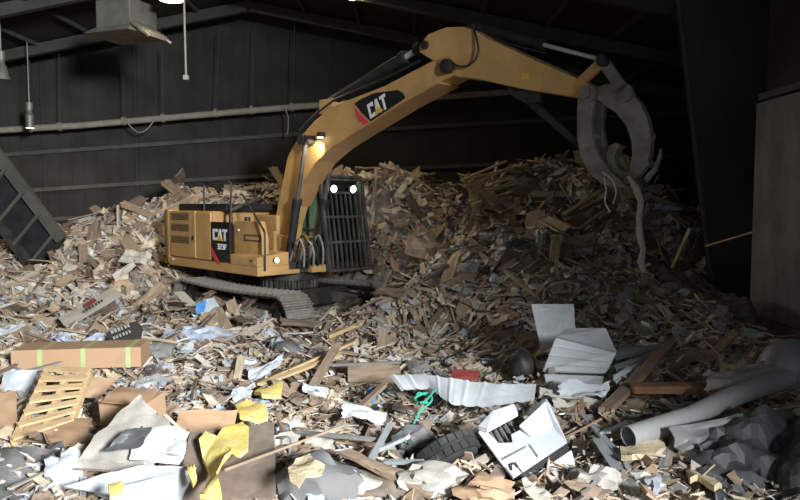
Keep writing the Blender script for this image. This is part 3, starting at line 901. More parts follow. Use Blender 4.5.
# boom work lamp
bx_, bz_ = xz(325, 135, -BY)
bl = MB().box((bx_, -BY - .10, bz_), (.10, .14, .10)).build('boom_lamp', 'dark', boom, bevel=.015)
tx_, tz_ = xz(317, 150, -BY)
MB().box((bx_, -BY - .115, bz_ - .058), (.07, .08, .015)).build('boom_lamp_lens', 'lamp_on', bl)
l = bpy.data.lights.new('boom_lamp_beam', 'SPOT')
l.energy = 70
l.color = (1, .95, .75)
l.spot_size = R(95)
l.spot_blend = .7
l.shadow_soft_size = .04
lo = bpy.data.objects.new('boom_lamp_beam', l)
lo.parent = ex
lo.location = (bx_, -BY - .16, bz_ - .07)
lo.rotation_euler = Vector((tx_ - bx_, .10, tz_ - bz_)).to_track_quat('-Z', 'Z').to_euler()
col.objects.link(lo)
# boom foot brackets
fx, fz = xz(284, 246, -BY)
for y in (-.30, .26):
    MB().prism([(fx - .35, ZD), (fx + .5, ZD), (fx + .3, fz + .2), (fx - .1, fz + .25)], y, y + .05).build('foot_bracket', 'yellow', ex)

def ram(a, b, split, r1, r2, name, parent=ex, rod='chrome'):
    a, b = Vector(a), Vector(b)
    m_ = a.lerp(b, split)
    d = (b - a).normalized()
    o = MB().tube([a, m_], r1, 16).tube([m_ - d * .1, m_ + d * .03], r1 * 1.18, 16).build(name, 'hose', parent, smooth=True)
    MB().tube([m_, b], r2, 12).build('piston_rod', rod, o, smooth=True)
    MB().cyl(b, (0, 1, 0), r1 * 1.1, .14, 14).build('rod_eye', 'dark', o, smooth=True)
    return o
for s in (-1, .66):
    xt, zt_ = xz(306, 140, -.42)
    xb2, zb2 = xz(289, 258, -.42)
    ram((xb2, .42 * s, zb2), (xt, .42 * s, zt_), .50, .085, .045, 'boom_cylinder', rod='rod')
# stick cylinder on top of the boom
ax, az = xz(332, 101, 0)
bx2, bz2 = xz(419, 49, 0)
MB().bx(ax - .2, ax + .2, -.16, .16, az - .25, az + .02).build('cylinder_lug', 'yellow', boom)
ram((ax, 0, az), (bx2, 0, bz2), .86, .10, .055, 'stick_cylinder')
# hoses along the boom
hp = [(300, 132), (318, 113), (334, 101), (356, 92), (384, 80), (420, 62)]
for k, yy in enumerate((-.17, -.10, .10, .17)):
    MB().tube([(xz(a, b - 1 - k % 2, yy)[0], yy, xz(a, b - 1 - k % 2, yy)[1]) for a, b in hp], .022, 7).build('hydraulic_hose', 'hose', boom, smooth=True)
# hoses in the gap in front of the deck
for k in range(6):
    yy = -.55 + k * .12
    a = Vector((XF - .25, yy, ZD + .02))
    b = Vector((XF + .02 + .05 * (k % 2), yy + .03, 1.55 + .06 * (k % 3)))
    c = Vector((XF + .16, yy + .06, ZD - .05))
    pts = [a, a.lerp(b, .6) + Vector((.0, 0, .1)), b, b.lerp(c, .5) + Vector((.08, 0, .05)), c]
    MB().tube(spline(pts), .022, 8).build('deck_hose', 'ghose' if k % 2 else 'hose', ex, smooth=True)
MB().bx(XF - .45, XF + .02, -.62, .25, ZD - .1, ZD + .05).build('valve_block', 'dark', ex, bevel=.02)

# --- stick
SY = .22
spx = [(419, 52), (419, 45), (428, 34), (446, 27), (462, 26.5), (474, 30), (484, 37), (530, 58), (576, 78), (592, 86), (594, 93), (588, 99), (576, 97), (524, 89.5), (477, 79), (455, 76.5), (440, 70), (432, 60)]
stick = MB().prism([xz(a, b, -SY) for a, b in spx], -SY, SY).build('stick', 'yellow', ex, bevel=.02)
letters('EM', V3(522, 79, -SY), Vector((1, 0, -.12)).normalized(), Vector((.12, 0, 1)).normalized(), .085, 'small_lettering', 'yellow_letter', stick, nrm=Vector((0, -1, 0)), depth=.006)
pin(447, 66.5, -.25, .10, .08, stick)
pin(425, 45, -.24, .07, .08, stick)
pin(586, 93, -.25, .085, .1, stick, 'grapple')
c0 = V3(474, 27, 0)
c1 = V3(603, 60, 0)
ram(c0, c1, .57, .07, .03, 'grapple_cylinder')
MB().bx(c0.x - .10, c0.x + .08, -.11, .11, c0.z - .16, c0.z + .02).build('cylinder_lug', 'dark', stick, bevel=.02)
# hose loop from boom to stick
MB().tube(spline([V3(474, 29, -SY - .02), V3(478, 45, -SY - .08), V3(477, 56, -SY - .10), V3(469, 65, -SY - .08), V3(458, 66, -SY - .06), V3(448, 60, -SY - .04)]), .016, 7).build('hydraulic_hose', 'hose', stick, smooth=True)
MB().tube(spline([V3(476, 27, -.14), V3(486, 34, -.16), V3(510, 44, -.15), V3(545, 53, -.1)]), .014, 7).build('hydraulic_hose', 'hose', stick, smooth=True)
# linkage
for y in (-.20, .20):
    a, b = V3(574, 89, y), V3(603, 61, y)
    MB().bar(a, b, .06, .13).build('link_arm', 'tan', stick)
    a, b = V3(603, 61, y * .8), V3(624, 90, y * .8)
    MB().bar(a, b, .06, .15).build('power_link', 'grapple', stick)
pin(603, 61, -.24, .075, .1, stick)
# brace strut below the stick
a, b = V3(520, 93, 0), V3(583, 147, 0)
MB().bar(a, b, .09, .10).build('brace_strut', 'dark', stick)
for y in (-.12, .12):
    MB().prism([xz(p_, q_, y) for p_, q_ in ((508, 87), (540, 93), (541, 102), (528, 104), (512, 96))], y - .02, y + .02).build('brace_bracket', 'dark', stick)

# --- grapple
grp = empty('grapple')
grp.parent = ex
lowj = [(578, 92), (582, 87), (590, 87), (595, 93), (593, 104), (591, 122), (593, 140), (599, 157), (609, 170), (622, 181), (626, 187), (616, 188), (602, 184), (589, 173), (581, 158), (577, 138), (577, 112)]
upj = [(596, 88), (604, 84), (616, 83), (628, 89), (640, 103), (647, 118), (650.5, 135), (650, 152), (645, 168), (636, 179), (624, 186), (622, 182), (629, 170), (632, 155), (631, 141), (626, 126), (616, 113), (604, 105), (597, 99)]
lowP = [xz(a, b, -.19) for a, b in lowj]
upP = [xz(a, b, -.13) for a, b in upj]
for y in (-.15, .15):
    MB().prism(lowP, y - .045, y + .045).build('lower_tine', 'grapple', grp, bevel=.012)
for y in (-.07,):
    MB().prism(upP, y - .06, y + .06).build('upper_tine', 'grapple', grp, bevel=.012)
for (px, py, r) in ((586, 93, .085), (584, 135, .06), (596, 168, .05)):
    x, z = xz(px, py, -.30)
    MB().cyl((x, 0, z), (0, 1, 0), r * .8, .36, 16).build('cross_tube', 'grapple', grp, smooth=True)
for (px, py, r) in ((620, 94, .085), (641, 135, .06), (640, 163, .06)):
    x, z = xz(px, py, -.30)
    MB().cyl((x, -.07, z), (0, 1, 0), r * .8, .17, 16).build('cross_tube', 'grapple', grp, smooth=True)
for pxy in ((586, 93), (620, 92)):
    x, z = xz(*pxy, -.30)
    MB().cyl((x, -.22 if pxy[0] < 600 else -.16, z), (0, 1, 0), .115, .06, 20).build('pin_boss', 'grapple', grp, smooth=True)
tp = [xz(a, b, .0) for a, b in ((644, 178), (655, 166), (661, 148), (662, 156), (657, 171), (647, 183))]
MB().prism(tp, -.02, .02).build('side_cheek', 'grapple', grp)
cur = [xz(a, b, .05) for a, b in ((612, 146), (618, 143), (624, 146), (620, 150), (617, 156), (618, 164), (623, 170), (631, 172), (628, 178), (618, 175), (611, 166), (609, 155))]
MB().prism(cur, -.03, .13).build('curled_tip', 'grapple', grp, bevel=.01)
#---HEAPS---
GX0, GX1, GY0, GY1, GS = -14.0, 9.0, 3.2, 21.8, .11
nx, ny = int((GX1 - GX0) / GS) + 1, int((GY1 - GY0) / GS) + 1
xs = np.linspace(GX0, GX1, nx)
ys = np.linspace(GY0, GY1, ny)
XX, YY = np.meshgrid(xs, ys)
HH = height_np(XX, YY)
vv = []
for j in range(ny):
    for i in range(nx):
        x, y = xs[i], ys[j]
        z = HH[j, i] + relief(x, y)
        HH[j, i] = z
        z += .09 * mnoise.noise(Vector((x * 6.1, y * 6.1, 1.7))) - .10
        vv.append((x, y, z))
ff = [(j * nx + i, j * nx + i + 1, (j + 1) * nx + i + 1, (j + 1) * nx + i) for j in range(ny - 1) for i in range(nx - 1) if xs[i + 1] < (5.62 if ys[j] < 11.0 else (6.0 if ys[j] < 13.6 else 8.9))]
hm = bpy.data.meshes.new('rubble_bed')
hm.from_pydata(vv, [], ff)
hm.materials.append(M['ground'])
bed = bpy.data.objects.new('rubble_bed', hm)
col.objects.link(bed)
tag(bed, 'brown dirt and crushed rubble bed beneath all the loose refuse', 'rubble', kind='stuff')

def hq(x, y):
    i = min(max((x - GX0) / GS, 0), nx - 1.001)
    j = min(max((y - GY0) / GS, 0), ny - 1.001)
    a, b = int(i), int(j)
    u, v = i - a, j - b
    return (HH[b, a] * (1 - u) + HH[b, a + 1] * u) * (1 - v) + (HH[b + 1, a] * (1 - u) + HH[b + 1, a + 1] * u) * v
def nq(x, y, e=.25):
    return Vector((hq(x - e, y) - hq(x + e, y), hq(x, y - e) - hq(x, y + e), 2 * e)).normalized()

def in_view(x, y, m=.6):
    return abs(x) < .60 * y + m

def spot(y0=4.9, y1=20.5, power=1.0, zone=None):
    while True:
        u = random.random()
        y = y0 + (y1 - y0) * (u ** power)
        x = random.uniform(-.63 * y - 1.5, .63 * y + .8)
        if x > 5.1 and y < 11.2: continue
        if x > 8.6 or x < -13.5: continue
        if x > 4.5 and 10.4 < y < 13.9: continue
        if in_machine(x, y, -.12): continue
        return x, y

# --- tens of thousands of small shards, joined
def shards(name, n, m, size, label, cat, y0, y1, power, flat=.5):
    V = np.zeros((n, 8, 3))
    for k in range(n):
        x, y = spot(y0, y1, power)
        sc = random.uniform(*size) * (1 + .045 * max(0, y - 9))
        lx = sc * random.uniform(.6, 1.3)
        ly = sc * random.uniform(.10, .5)
        lz = sc * random.uniform(.02, .07)
        j = [random.uniform(.55, 1.1) for _ in range(8)]
        sh = random.uniform(-.4, .4) * lx
        p = [(-lx * j[0], -ly * j[1], 0), (lx * j[2], -ly * j[3], 0), (lx * j[4] + sh * .3, ly * j[5], 0), (-lx * j[6] + sh * .5, ly * j[7], 0)]
        p = [(a / 2, b / 2, -lz / 2) for a, b, c in p] + [(a / 2, b / 2, lz / 2) for a, b, c in p]
        N = (nq(x, y) + Vector((random.gauss(0, flat), random.gauss(0, flat), 0))).normalized()
        rot = N.to_track_quat('Z', 'X').to_matrix() @ Matrix.Rotation(random.uniform(0, 6.28), 3, 'Z')
        c = Vector((x, y, hq(x, y) + random.uniform(-.07, .06)))
        for i2, q in enumerate(p):
            V[k, i2] = rot @ Vector(q) + c
    fq = np.array([(0, 3, 2, 1), (4, 5, 6, 7), (0, 1, 5, 4), (1, 2, 6, 5), (2, 3, 7, 6), (3, 0, 4, 7)])
    FQ = (fq[None] + (np.arange(n) * 8)[:, None, None]).reshape(-1, 4)
    me = bpy.data.meshes.new(name)
    me.from_pydata(V.reshape(-1, 3).tolist(), [], FQ.tolist())
    me.materials.append(M[m])
    o = bpy.data.objects.new(name, me)
    col.objects.link(o)
    return tag(o, label, cat, kind='stuff')
shards('wood_splinters', 18500, 'chips', (.10, .42), 'countless tan and brown wood splinters covering the heaps', 'wood scraps', 4.8, 20.8, .85)
shards('wood_chips', 25000, 'chips', (.04, .17), 'countless small tan and brown wood chips over the foreground rubble', 'wood chips', 4.8, 13.0, 1.0, .5)
shards('grey_scraps', 9000, 'mixed', (.03, .14), 'countless tiny grey and white scraps over the foreground rubble', 'scraps', 4.8, 12.5, 1.0, .5)
shards('mixed_scraps', 9000, 'mixed', (.08, .30), 'countless grey white and brown scraps mixed through the refuse', 'scraps', 4.8, 20.0, 1.0, .45)

# --- countable loose pieces
def mesh_only(mb, name, m, smooth=False, bevel=0):
    o = mb.build(name, m, smooth=smooth, bevel=bevel)
    me = o.data
    bpy.data.objects.remove(o)
    return me

def plank_mesh(L, w, t, m='plank'):
    mb = MB()
    nj = 4
    left = [(-L / 2 - random.uniform(0, .12) * L * .5, -w / 2 + w * i / nj) for i in range(nj + 1)]
    right = [(L / 2 + random.uniform(0, .12) * L * .5, w / 2 - w * i / nj) for i in range(nj + 1)]
    mb.plan(left[::-1] + right[::-1], -t / 2, t / 2)
    return mesh_only(mb, 'plank', m)

def shard_mesh(L, W, t, m, bend=.1, n=5, seed=0, ragged=.14):
    """torn sheet with a ragged outline and bent surface, real thickness"""
    nu, nv = n, n
    top = []
    for j in range(nv + 1):
        for i in range(nu + 1):
            u, v = i / nu - .5, j / nv - .5
            x = u * L
            y = v * W
            if i in (0, nu): x += random.uniform(-ragged, ragged * .4) * L * (1 if i else -1)
            if j in (0, nv): y += random.uniform(-ragged, ragged * .4) * W * (1 if j else -1)
            z = bend * L * (fbm(u * 1.6 + seed * 3.3, v * 1.6, seed * 1.7, 2))
            top.append(Vector((x, y, z)))
    return sheet_mesh(top, nu, nv, t, m)

def sheet_mesh(top, nu, nv, t, m, smooth=False, name='sheet'):
    mb = sheet_mb(top, nu, nv, t)
    return mesh_only(mb, name, m, smooth=smooth)

def sheet_mb(top, nu, nv, t):
    mb = MB()
    K = nu + 1
    nrm = []
    for j in range(nv + 1):
        for i in range(K):
            a = top[j * K + max(i - 1, 0)]
            b = top[j * K + min(i + 1, nu)]
            c = top[max(j - 1, 0) * K + i]
            d = top[min(j + 1, nv) * K + i]
            nr = (b - a).cross(d - c)
            nrm.append(nr.normalized() if nr.length > 1e-9 else Vector((0, 0, 1)))
    mb.v = list(top) + [p - n_ * t for p, n_ in zip(top, nrm)]
    o = (nv + 1) * K
    for j in range(nv):
        for i in range(nu):
            q = j * K + i
            mb.f.append([q, q + 1, q + K + 1, q + K])
            mb.f.append([o + q, o + q + K, o + q + K + 1, o + q + 1])
    edge = [i for i in range(K)] + [j * K + nu for j in range(1, nv + 1)] + [nv * K + i for i in range(nu - 1, -1, -1)] + [j * K for j in range(nv - 1, 0, -1)]
    for a, b in zip(edge, edge[1:] + edge[:1]):
        mb.f.append([a, o + a, o + b, b])
    return mb

def lump_mesh(rx, ry, rz, m, seed=0, amp=.35, n=14, smooth=True):
    mb = MB()
    bm = bmesh.new()
    bmesh.ops.create_icosphere(bm, subdivisions=3, radius=1)
    for v in bm.verts:
        c = v.co
        r_ = 1 + amp * fbm(c.x * 1.7 + seed * 5, c.y * 1.7, c.z * 1.7 + seed, 4) + amp * .5 * abs(mnoise.noise(c * 4.3 + Vector((seed, 0, 0))))
        v.co = Vector((c.x * rx * r_, c.y * ry * r_, c.z * rz * r_))
    bm.verts.index_update()
    mb.v = [v.co.copy() for v in bm.verts]
    mb.f = [[v.index for v in f.verts] for f in bm.faces]
    bm.free()
    return mesh_only(mb, 'lump', m, smooth=smooth)

def landmark(x, y):
    if y < 11.0:
        return 'beside the ' + min(MARKS, key=lambda m: (m[0] - x) ** 2 + (m[1] - y) ** 2)[2]
    if x < -7.5: return 'on the far left heap'
    if x < -4.6: return 'on the heap left of the counterweight' if y < 16.5 else 'on the heap behind the counterweight'
    if x < -.6: return 'on the heap behind the excavator' if y > 15 else 'in the rubble around the tracks'
    if x < 1.6: return 'on the heap right of the cab' if y < 16 else 'on the crest beyond the boom'
    if y < 13: return 'at the foot of the dark heap'
    if y < 15.2: return 'on the dark slope below the grapple'
    return 'on the dark heap crest'
OCC = []
MARKS = []
PENDING = []
def scatter(name, meshes, n, desc, cat, y0=4.9, y1=19.5, power=.9, tilt=.3, lift=(.0, .10), smin=.75, smax=1.25, avoid=True, limits=(.55, .95)):
    k = 0
    while k < n:
        x, y = spot(y0, y1, power)
        if y < 10.8 and avoid and any((x - a) ** 2 + (y - b) ** 2 < r * r for a, b, r in OCC):
            if random.random() < .95: continue
        me, ln = random.choice(meshes)
        o = bpy.data.objects.new(name, me)
        cname, cc = random.choice(PAL[me.materials[0].get('pal', 'plank')])
        o.color = (*cc, 1)
        N = (nq(x, y) + Vector((random.gauss(0, tilt), random.gauss(0, tilt), 0))).normalized()
        rot = N.to_track_quat('Z', 'X').to_matrix() @ Matrix.Rotation(random.uniform(0, 6.28), 3, 'Z')
        o.rotation_euler = rot.to_euler()
        s = random.uniform(smin, smax) * (1 + .03 * max(0, y - 10)) * (.72 if y < 8 else (.85 if y < 10 else 1))
        o.scale = (s, s * random.uniform(.85, 1.15), s)
        o.location = (x, y, hq(x, y) + random.uniform(*lift))
        col.objects.link(o)
        lm = landmark(x, y)
        size = 'long ' if ln * s > limits[1] else ('short ' if ln * s < limits[0] else '')
        if limits[1] < .6 and size: size = {'long ': 'large ', 'short ': 'small '}[size]
        PENDING.append((size + cname + ' ' + desc + ' ' + lm, x / y, o))
        tag(o, '', cat, cat + ' pieces ' + lm)
        k += 1
#---HEROES---
def reg(p, r):
    OCC.append((p.x, p.y, r))

def quad(name, cs, m, label, cat, t=.02, bend=.03, n=10, seed=1, ridges=0, rdepth=.012, ragged=0.0, smooth=True, parent=None, group=None, crisp=2):
    """sheet through four corners given as (px, py, height): TL, TR, BR, BL"""
    P = [onz(*c) for c in cs]
    c0 = sum(P, Vector()) / 4
    nrm = (P[1] - P[0]).cross(P[3] - P[0])
    nrm = nrm.normalized()
    if nrm.z < 0: nrm = -nrm
    L = ((P[1] - P[0]).length + (P[2] - P[3]).length) / 2
    top = []
    nu = n if not ridges else max(n, ridges * 4)
    for j in range(n + 1):
        for i in range(nu + 1):
            u, v = i / nu, j / n
            ru, rv = u, v
            if ragged:
                if i == 0: ru += random.uniform(0, ragged)
                if i == nu: ru -= random.uniform(0, ragged)
                if j == 0: rv += random.uniform(0, ragged)
                if j == n: rv -= random.uniform(0, ragged)
            p = (P[0] * (1 - ru) + P[1] * ru) * (1 - rv) + (P[3] * (1 - ru) + P[2] * ru) * rv
            d = bend * fbm(u * crisp + seed * 7.1, v * crisp + seed, seed * .37, 3)
            if ridges:
                d += rdepth * (1 if math.sin(2 * math.pi * u * ridges) > .3 else 0)
            top.append(p + nrm * d)
    mb = sheet_mb(top, nu, n, t)
    o = mb.build(name, m, smooth=smooth, origin=c0 if parent is None else None)
    if parent is not None:
        link_child(o, parent)
    else:
        tag(o, label, cat, group)
        reg(c0, L * .4)
    return o

def boxon(name, A, B, z0, depth, h, m, label=None, cat=None, tilt=0.0, bevel=.01, roll=0.0):
    """closed box whose lower front edge runs from pixel A to pixel B at height z0"""
    a, b = onz(*A, z0), onz(*B, z0)
    d = b - a
    L = d.length
    root = empty(name, (a + b) / 2)
    root.rotation_euler = (roll, tilt, math.atan2(d.y, d.x))
    o = MB().bx(-L / 2, L / 2, 0, depth, 0, h).build('box_body', m, root, bevel=bevel)
    tag(root, label, cat)
    reg(root.location + Vector((0, depth / 2, 0)), max(L, depth) * .5)
    return root, L

def beam(name, A, B, w, h, m, label, cat, group=None):
    a, b = onz(*A), onz(*B)
    c = (a + b) / 2
    mb = MB()
    d = (b - a)
    L = d.length
    nj = 5
    left = [(-L / 2 - random.uniform(0, .05), -w / 2 + w * i / nj) for i in range(nj + 1)]
    right = [(L / 2 + random.uniform(0, .05), w / 2 - w * i / nj) for i in range(nj + 1)]
    mb.plan(left[::-1] + right[::-1], -h / 2, h / 2)
    o = mb.build(name, m)
    o.location = c
    o.rotation_euler = (random.uniform(-.3, .3), -math.asin(max(-1, min(1, d.z / L))), math.atan2(d.y, d.x))
    o.rotation_mode = 'XYZ'
    tag(o, label, cat, group)
    return o

def tube_thing(name, pts, r, m, label, cat, n=12, hollow=0, group=None):
    P = [onz(*p) for p in pts]
    c = sum(P, Vector()) / len(P)
    mb = MB()
    if hollow:
        mb.tube(P, r, n, cap=False)
        k0 = len(mb.v)
        mb.tube(P, r - hollow, n, cap=False)
        k = len(P)
        for e in (0, (k - 1) * n):
            for j in range(n):
                mb.f.append([e + j, e + (j + 1) % n, k0 + e + (j + 1) % n, k0 + e + j])
    else:
        mb.tube(spline(P, 4), r, n)
    o = mb.build(name, m, smooth=True, origin=c)
    return tag(o, label, cat, group)

def lump(name, px, py, z, rad, m, label, cat, seed=1, amp=.35, rz=0.0, smooth=True):
    me = lump_mesh(*rad, m, seed=seed, amp=amp, smooth=smooth)
    me.name = name
    o = bpy.data.objects.new(name, me)
    o.location = onz(px, py, z)
    o.rotation_euler = (0, 0, rz)
    col.objects.link(o)
    reg(o.location, max(rad) * .8)
    return tag(o, label, cat)

def rag(name, outline, z, m, label, cat, t=.012, bend=.06, seed=1):
    """torn flat piece: outline in pixels lying at height z (number or list)"""
    P = [onz(px, py, z if not isinstance(z, (list, tuple)) else z[i]) for i, (px, py) in enumerate(outline)]
    c = sum(P, Vector()) / len(P)
    bm = bmesh.new()
    vs_ = [bm.verts.new(p - c) for p in P]
    f = bm.faces.new(vs_)
    bmesh.ops.triangulate(bm, faces=[f])
    bmesh.ops.subdivide_edges(bm, edges=bm.edges[:], cuts=2, use_grid_fill=True)
    bmesh.ops.triangulate(bm, faces=bm.faces[:])
    bmesh.ops.recalc_face_normals(bm, faces=bm.faces[:])
    if sum(f2.normal.z for f2 in bm.faces) < 0:
        bmesh.ops.reverse_faces(bm, faces=bm.faces[:])
    for v in bm.verts:
        v.co.z += bend * fbm(v.co.x * 4 + seed * 3, v.co.y * 4, seed, 3)
    r_ = bmesh.ops.extrude_face_region(bm, geom=bm.faces[:])
    for v in [g for g in r_['geom'] if isinstance(g, bmesh.types.BMVert)]:
        v.co.z += t
    bmesh.ops.recalc_face_normals(bm, faces=bm.faces[:])
    me = bpy.data.meshes.new(name)
    bm.to_mesh(me)
    bm.free()
    for p in me.polygons: p.use_smooth = True
    try: me.set_sharp_from_angle(angle=R(40))
    except Exception: pass
    me.materials.append(M[m])
    o = bpy.data.objects.new(name, me)
    o.location = c
    col.objects.link(o)
    reg(c, max((p - c).length for p in P) * .6)
    return tag(o, label, cat)

# long taped carton
bxo, L = boxon('taped_carton', (11, 371), (141, 367), .12, .55, .27, 'box_card', 'long flat brown carton sealed with green tape strips at left', 'carton')
for t in (.22, .55, .90):
    x = -L / 2 + L * t
    MB().bx(x - .03, x + .03, -.004, .56, -.002, .274).build('tape_strip', 'tape', bxo)
# small pallet, tilted toward the viewer
c_tl, c_tr, c_br, c_bl = onz(46, 371, .50), onz(90, 373, .50), onz(72, 421, .16), onz(12, 441, .12)
pal = tag(empty('wooden_pallet', (c_bl + c_br) / 2), 'small pale slatted wooden pallet lying tilted beside the brown cartons', 'pallet')
pn = (c_tr - c_tl).cross(c_bl - c_tl).normalized()
if pn.z < 0: pn = -pn
for k in range(7):
    t = k / 6
    a, b = c_tl.lerp(c_bl, t), c_tr.lerp(c_br, t)
    link_child(MB().bar(a + pn * .03, b + pn * .03, .085, .022, pn).build('slat', 'pine'), pal)
for u in (0.02, .5, .98):
    a, b = c_tl.lerp(c_tr, u), c_bl.lerp(c_br, u)
    link_child(MB().bar(a - pn * .02, b - pn * .02, .05, .07, pn).build('stringer', 'pine'), pal)
reg((c_tl + c_br) / 2, .7)
# cartons
co, L = boxon('carton', (101, 431), (151, 435), .05, .30, .33, 'box_card', 'open square brown carton sitting right of the wooden pallet', 'carton', roll=R(6))
quad('carton_flap', [(112, 389, .41), (158, 391, .41), (152, 402, .40), (103, 401, .40)], 'box_card', '', '', t=.008, bend=.02, parent=co)
quad('cardboard_flap', [(180, 410, .34), (238, 410, .34), (232, 437, .1), (173, 434, .1)], 'box_card', 'flat brown cardboard flap lying right of the open carton', 'cardboard', t=.01, bend=.04, seed=4)
quad('cardboard_sheet', [(40, 415, .2), (92, 418, .18), (84, 445, .1), (14, 443, .1)], 'box_card', 'brown cardboard sheet lying beneath the pallet foot', 'cardboard', t=.01, bend=.04, seed=9)
quad('cardboard_sheet', [(-20, 398, .35), (14, 395, .3), (18, 432, .1), (-20, 440, .1)], 'box_card', 'brown cardboard sheet cut by left edge beside the pallet', 'cardboard', t=.01, bend=.06, seed=12)
quad('cardboard_sheet', [(84, 378, .4), (118, 378, .35), (100, 398, .2), (82, 398, .2)], 'cardscrap', 'small brown cardboard panel between pallet and long taped carton', 'cardboard', t=.01, bend=.03, seed=13)
quad('cream_board', [(4, 372, .35), (38, 370, .36), (30, 398, .1), (0, 396, .1)], 'whitefilm', 'pale grey plastic sheet lying between long carton and pallet', 'plastic sheet', t=.006, bend=.05, seed=15)
# mattress, white pads
quad('mattress', [(140, 402, .50), (178, 436, .30), (150, 474, .10), (74, 470, .12)], 'fabric', 'stained grey white mattress leaning beside the open carton', 'mattress', t=.11, bend=.06, n=12, seed=3)
quad('mattress_lining', [(126, 430, .46), (152, 428, .42), (140, 447, .34), (106, 452, .32)], 'darkfilm', 'torn dark lining patch exposed on stained mattress', 'cloth', t=.01, bend=.04, seed=5)
quad('white_pad', [(142, 433, .36), (210, 437, .30), (196, 470, .16), (132, 462, .2)], 'whitefab', 'puffy white quilted pad lying on the stained mattress', 'pad', t=.07, bend=.08, seed=6)
quad('white_sheet', [(66, 489, .14), (140, 464, .30), (196, 470, .22), (180, 504, .1)], 'sheetwhite', 'long white and pale blue panel at the bottom left', 'panel', t=.03, bend=.015, seed=7)
quad('blue_sheet', [(120, 486, .28), (178, 473, .28), (178, 500, .15), (118, 503, .16)], 'bluewhite', 'pale blue board lying on the long white panel', 'board', t=.012, bend=.01, seed=8)
rag('foam_scrap', [(108, 487), (117, 484), (124, 489), (119, 497), (110, 499)], .33, 'foam', 'small yellow foam scrap stuck on the long white panel', 'foam', t=.03)
lump('plastic_bag', 66, 470, .12, (.14, .12, .16), 'whitefilm', 'small crumpled white bag left of the stained mattress', 'bag', 21, .5)
quad('plastic_sheet', [(0, 448, .12), (60, 452, .12), (58, 500, .05), (-20, 500, .05)], 'felt', 'dusty grey felt sheet spread in the lower left corner', 'felt sheet', t=.01, bend=.12, seed=22, ragged=.06)
quad('plastic_film', [(-10, 445, .2), (52, 458, .12), (40, 470, .1), (-10, 470, .1)], 'whitefilm', 'pale plastic film lying on the felt at lower left', 'plastic film', t=.004, bend=.10, seed=23, ragged=.08)
# particle board with yellow foam
quad('particle_board', [(190, 436, .34), (274, 426, .32), (276, 502, .1), (176, 502, .1)], 'greyply', 'large dark brown particle board smeared with yellow foam', 'board', t=.03, bend=.02, seed=31)
rag('yellow_foam', [(199, 443), (206, 436), (217, 440), (225, 431), (243, 425), (249, 430), (248, 452), (240, 458), (232, 455), (225, 462), (216, 478), (219, 486), (222, 501), (200, 501), (206, 488), (211, 478), (203, 462)], [.375] * 12 + [.32, .28, .24, .24, .28, .3, .36][:5], 'foam', 'big torn yellow foam streak on the dark particle board', 'foam', t=.035, bend=.03, seed=4)
rag('yellow_foam', [(187, 463), (193, 466), (197, 478), (193, 485), (188, 475)], .3, 'foam', 'little yellow foam shred left of the big yellow streak', 'foam', t=.03)
rag('yellow_foam', [(235, 408), (247, 403), (266, 410), (268, 418), (252, 421), (240, 421)], .26, 'foam', 'yellow foam slab just above the dark particle board', 'foam', t=.04)
rag('yellow_foam', [(254, 394), (266, 388), (283, 387), (281, 396), (262, 399)], .2, 'foam', 'small yellow foam piece farthest from the viewer', 'foam', t=.04)
# grey bundle and torn paper
lump('grey_bundle', 318, 488, .10, (.34, .22, .26), 'greybag', 'lumpy dark grey padded bundle at the bottom centre', 'bundle', 41, .25)
rag('torn_paper', [(288, 468), (296, 457), (310, 455), (316, 464), (325, 466), (322, 474), (306, 476), (299, 490), (290, 484)], .38, 'beigefoam', 'torn beige paper draped on the grey bundle', 'paper', t=.006, bend=.05)
lump('blue_cloth', 320, 498, .08, (.12, .10, .10), 'bluefilm', 'blue white rag at the bottom below grey bundle', 'rag', 42, .5)
lump('rag_bundle', 352, 492, .06, (.20, .14, .14), 'fabric', 'crumpled pinkish grey rag right of the grey bundle', 'rag', 43, .5)
quad('dark_board', [(338, 455, .25), (352, 452, .25), (440, 488, .1), (430, 500, .08)], 'oldwood', 'long bent brown board edge running to bottom centre', 'board', t=.03, bend=.03, seed=44)
quad('brown_board', [(352, 464, .2), (425, 478, .15), (440, 500, .05), (352, 500, .05)], 'greyply', 'brown sagging board at bottom centre beside the tyre', 'board', t=.015, bend=.06, seed=45)
quad('white_paper', [(272, 434, .25), (300, 430, .25), (298, 452, .1), (270, 452, .1)], 'cream', 'white crumpled paper sheet right of dark particle board', 'paper', t=.006, bend=.06, seed=46, ragged=.1)
quad('white_paper', [(303, 430, .25), (335, 428, .25), (335, 452, .1), (305, 448, .1)], 'cream', 'cream torn paper sheet above the grey bundle', 'paper', t=.006, bend=.06, seed=47, ragged=.1)
quad('white_cloth', [(342, 401, .30), (388, 411, .24), (384, 424, .12), (340, 416, .2)], 'whitefilm', 'bright white plastic sheet in the lower middle', 'plastic sheet', t=.006, bend=.08, seed=48, ragged=.06)
quad('white_cloth', [(301, 382, .26), (330, 390, .2), (328, 398, .14), (302, 392, .2)], 'whitefilm', 'small white plastic scrap beside the long pale planks', 'plastic scrap', t=.006, bend=.06, seed=49, ragged=.08)
quad('white_paper', [(246, 372, .2), (284, 354, .28), (282, 362, .22), (250, 384, .12)], 'whitefilm', 'white folded plastic strip left of the long pale planks', 'plastic strip', t=.006, bend=.06, seed=50, ragged=.06)
lump('grey_stone', 287, 350, .14, (.26, .16, .13), 'greybag', 'dark grey stone like lump above the long pale planks', 'lump', 51, .15, rz=-.7)
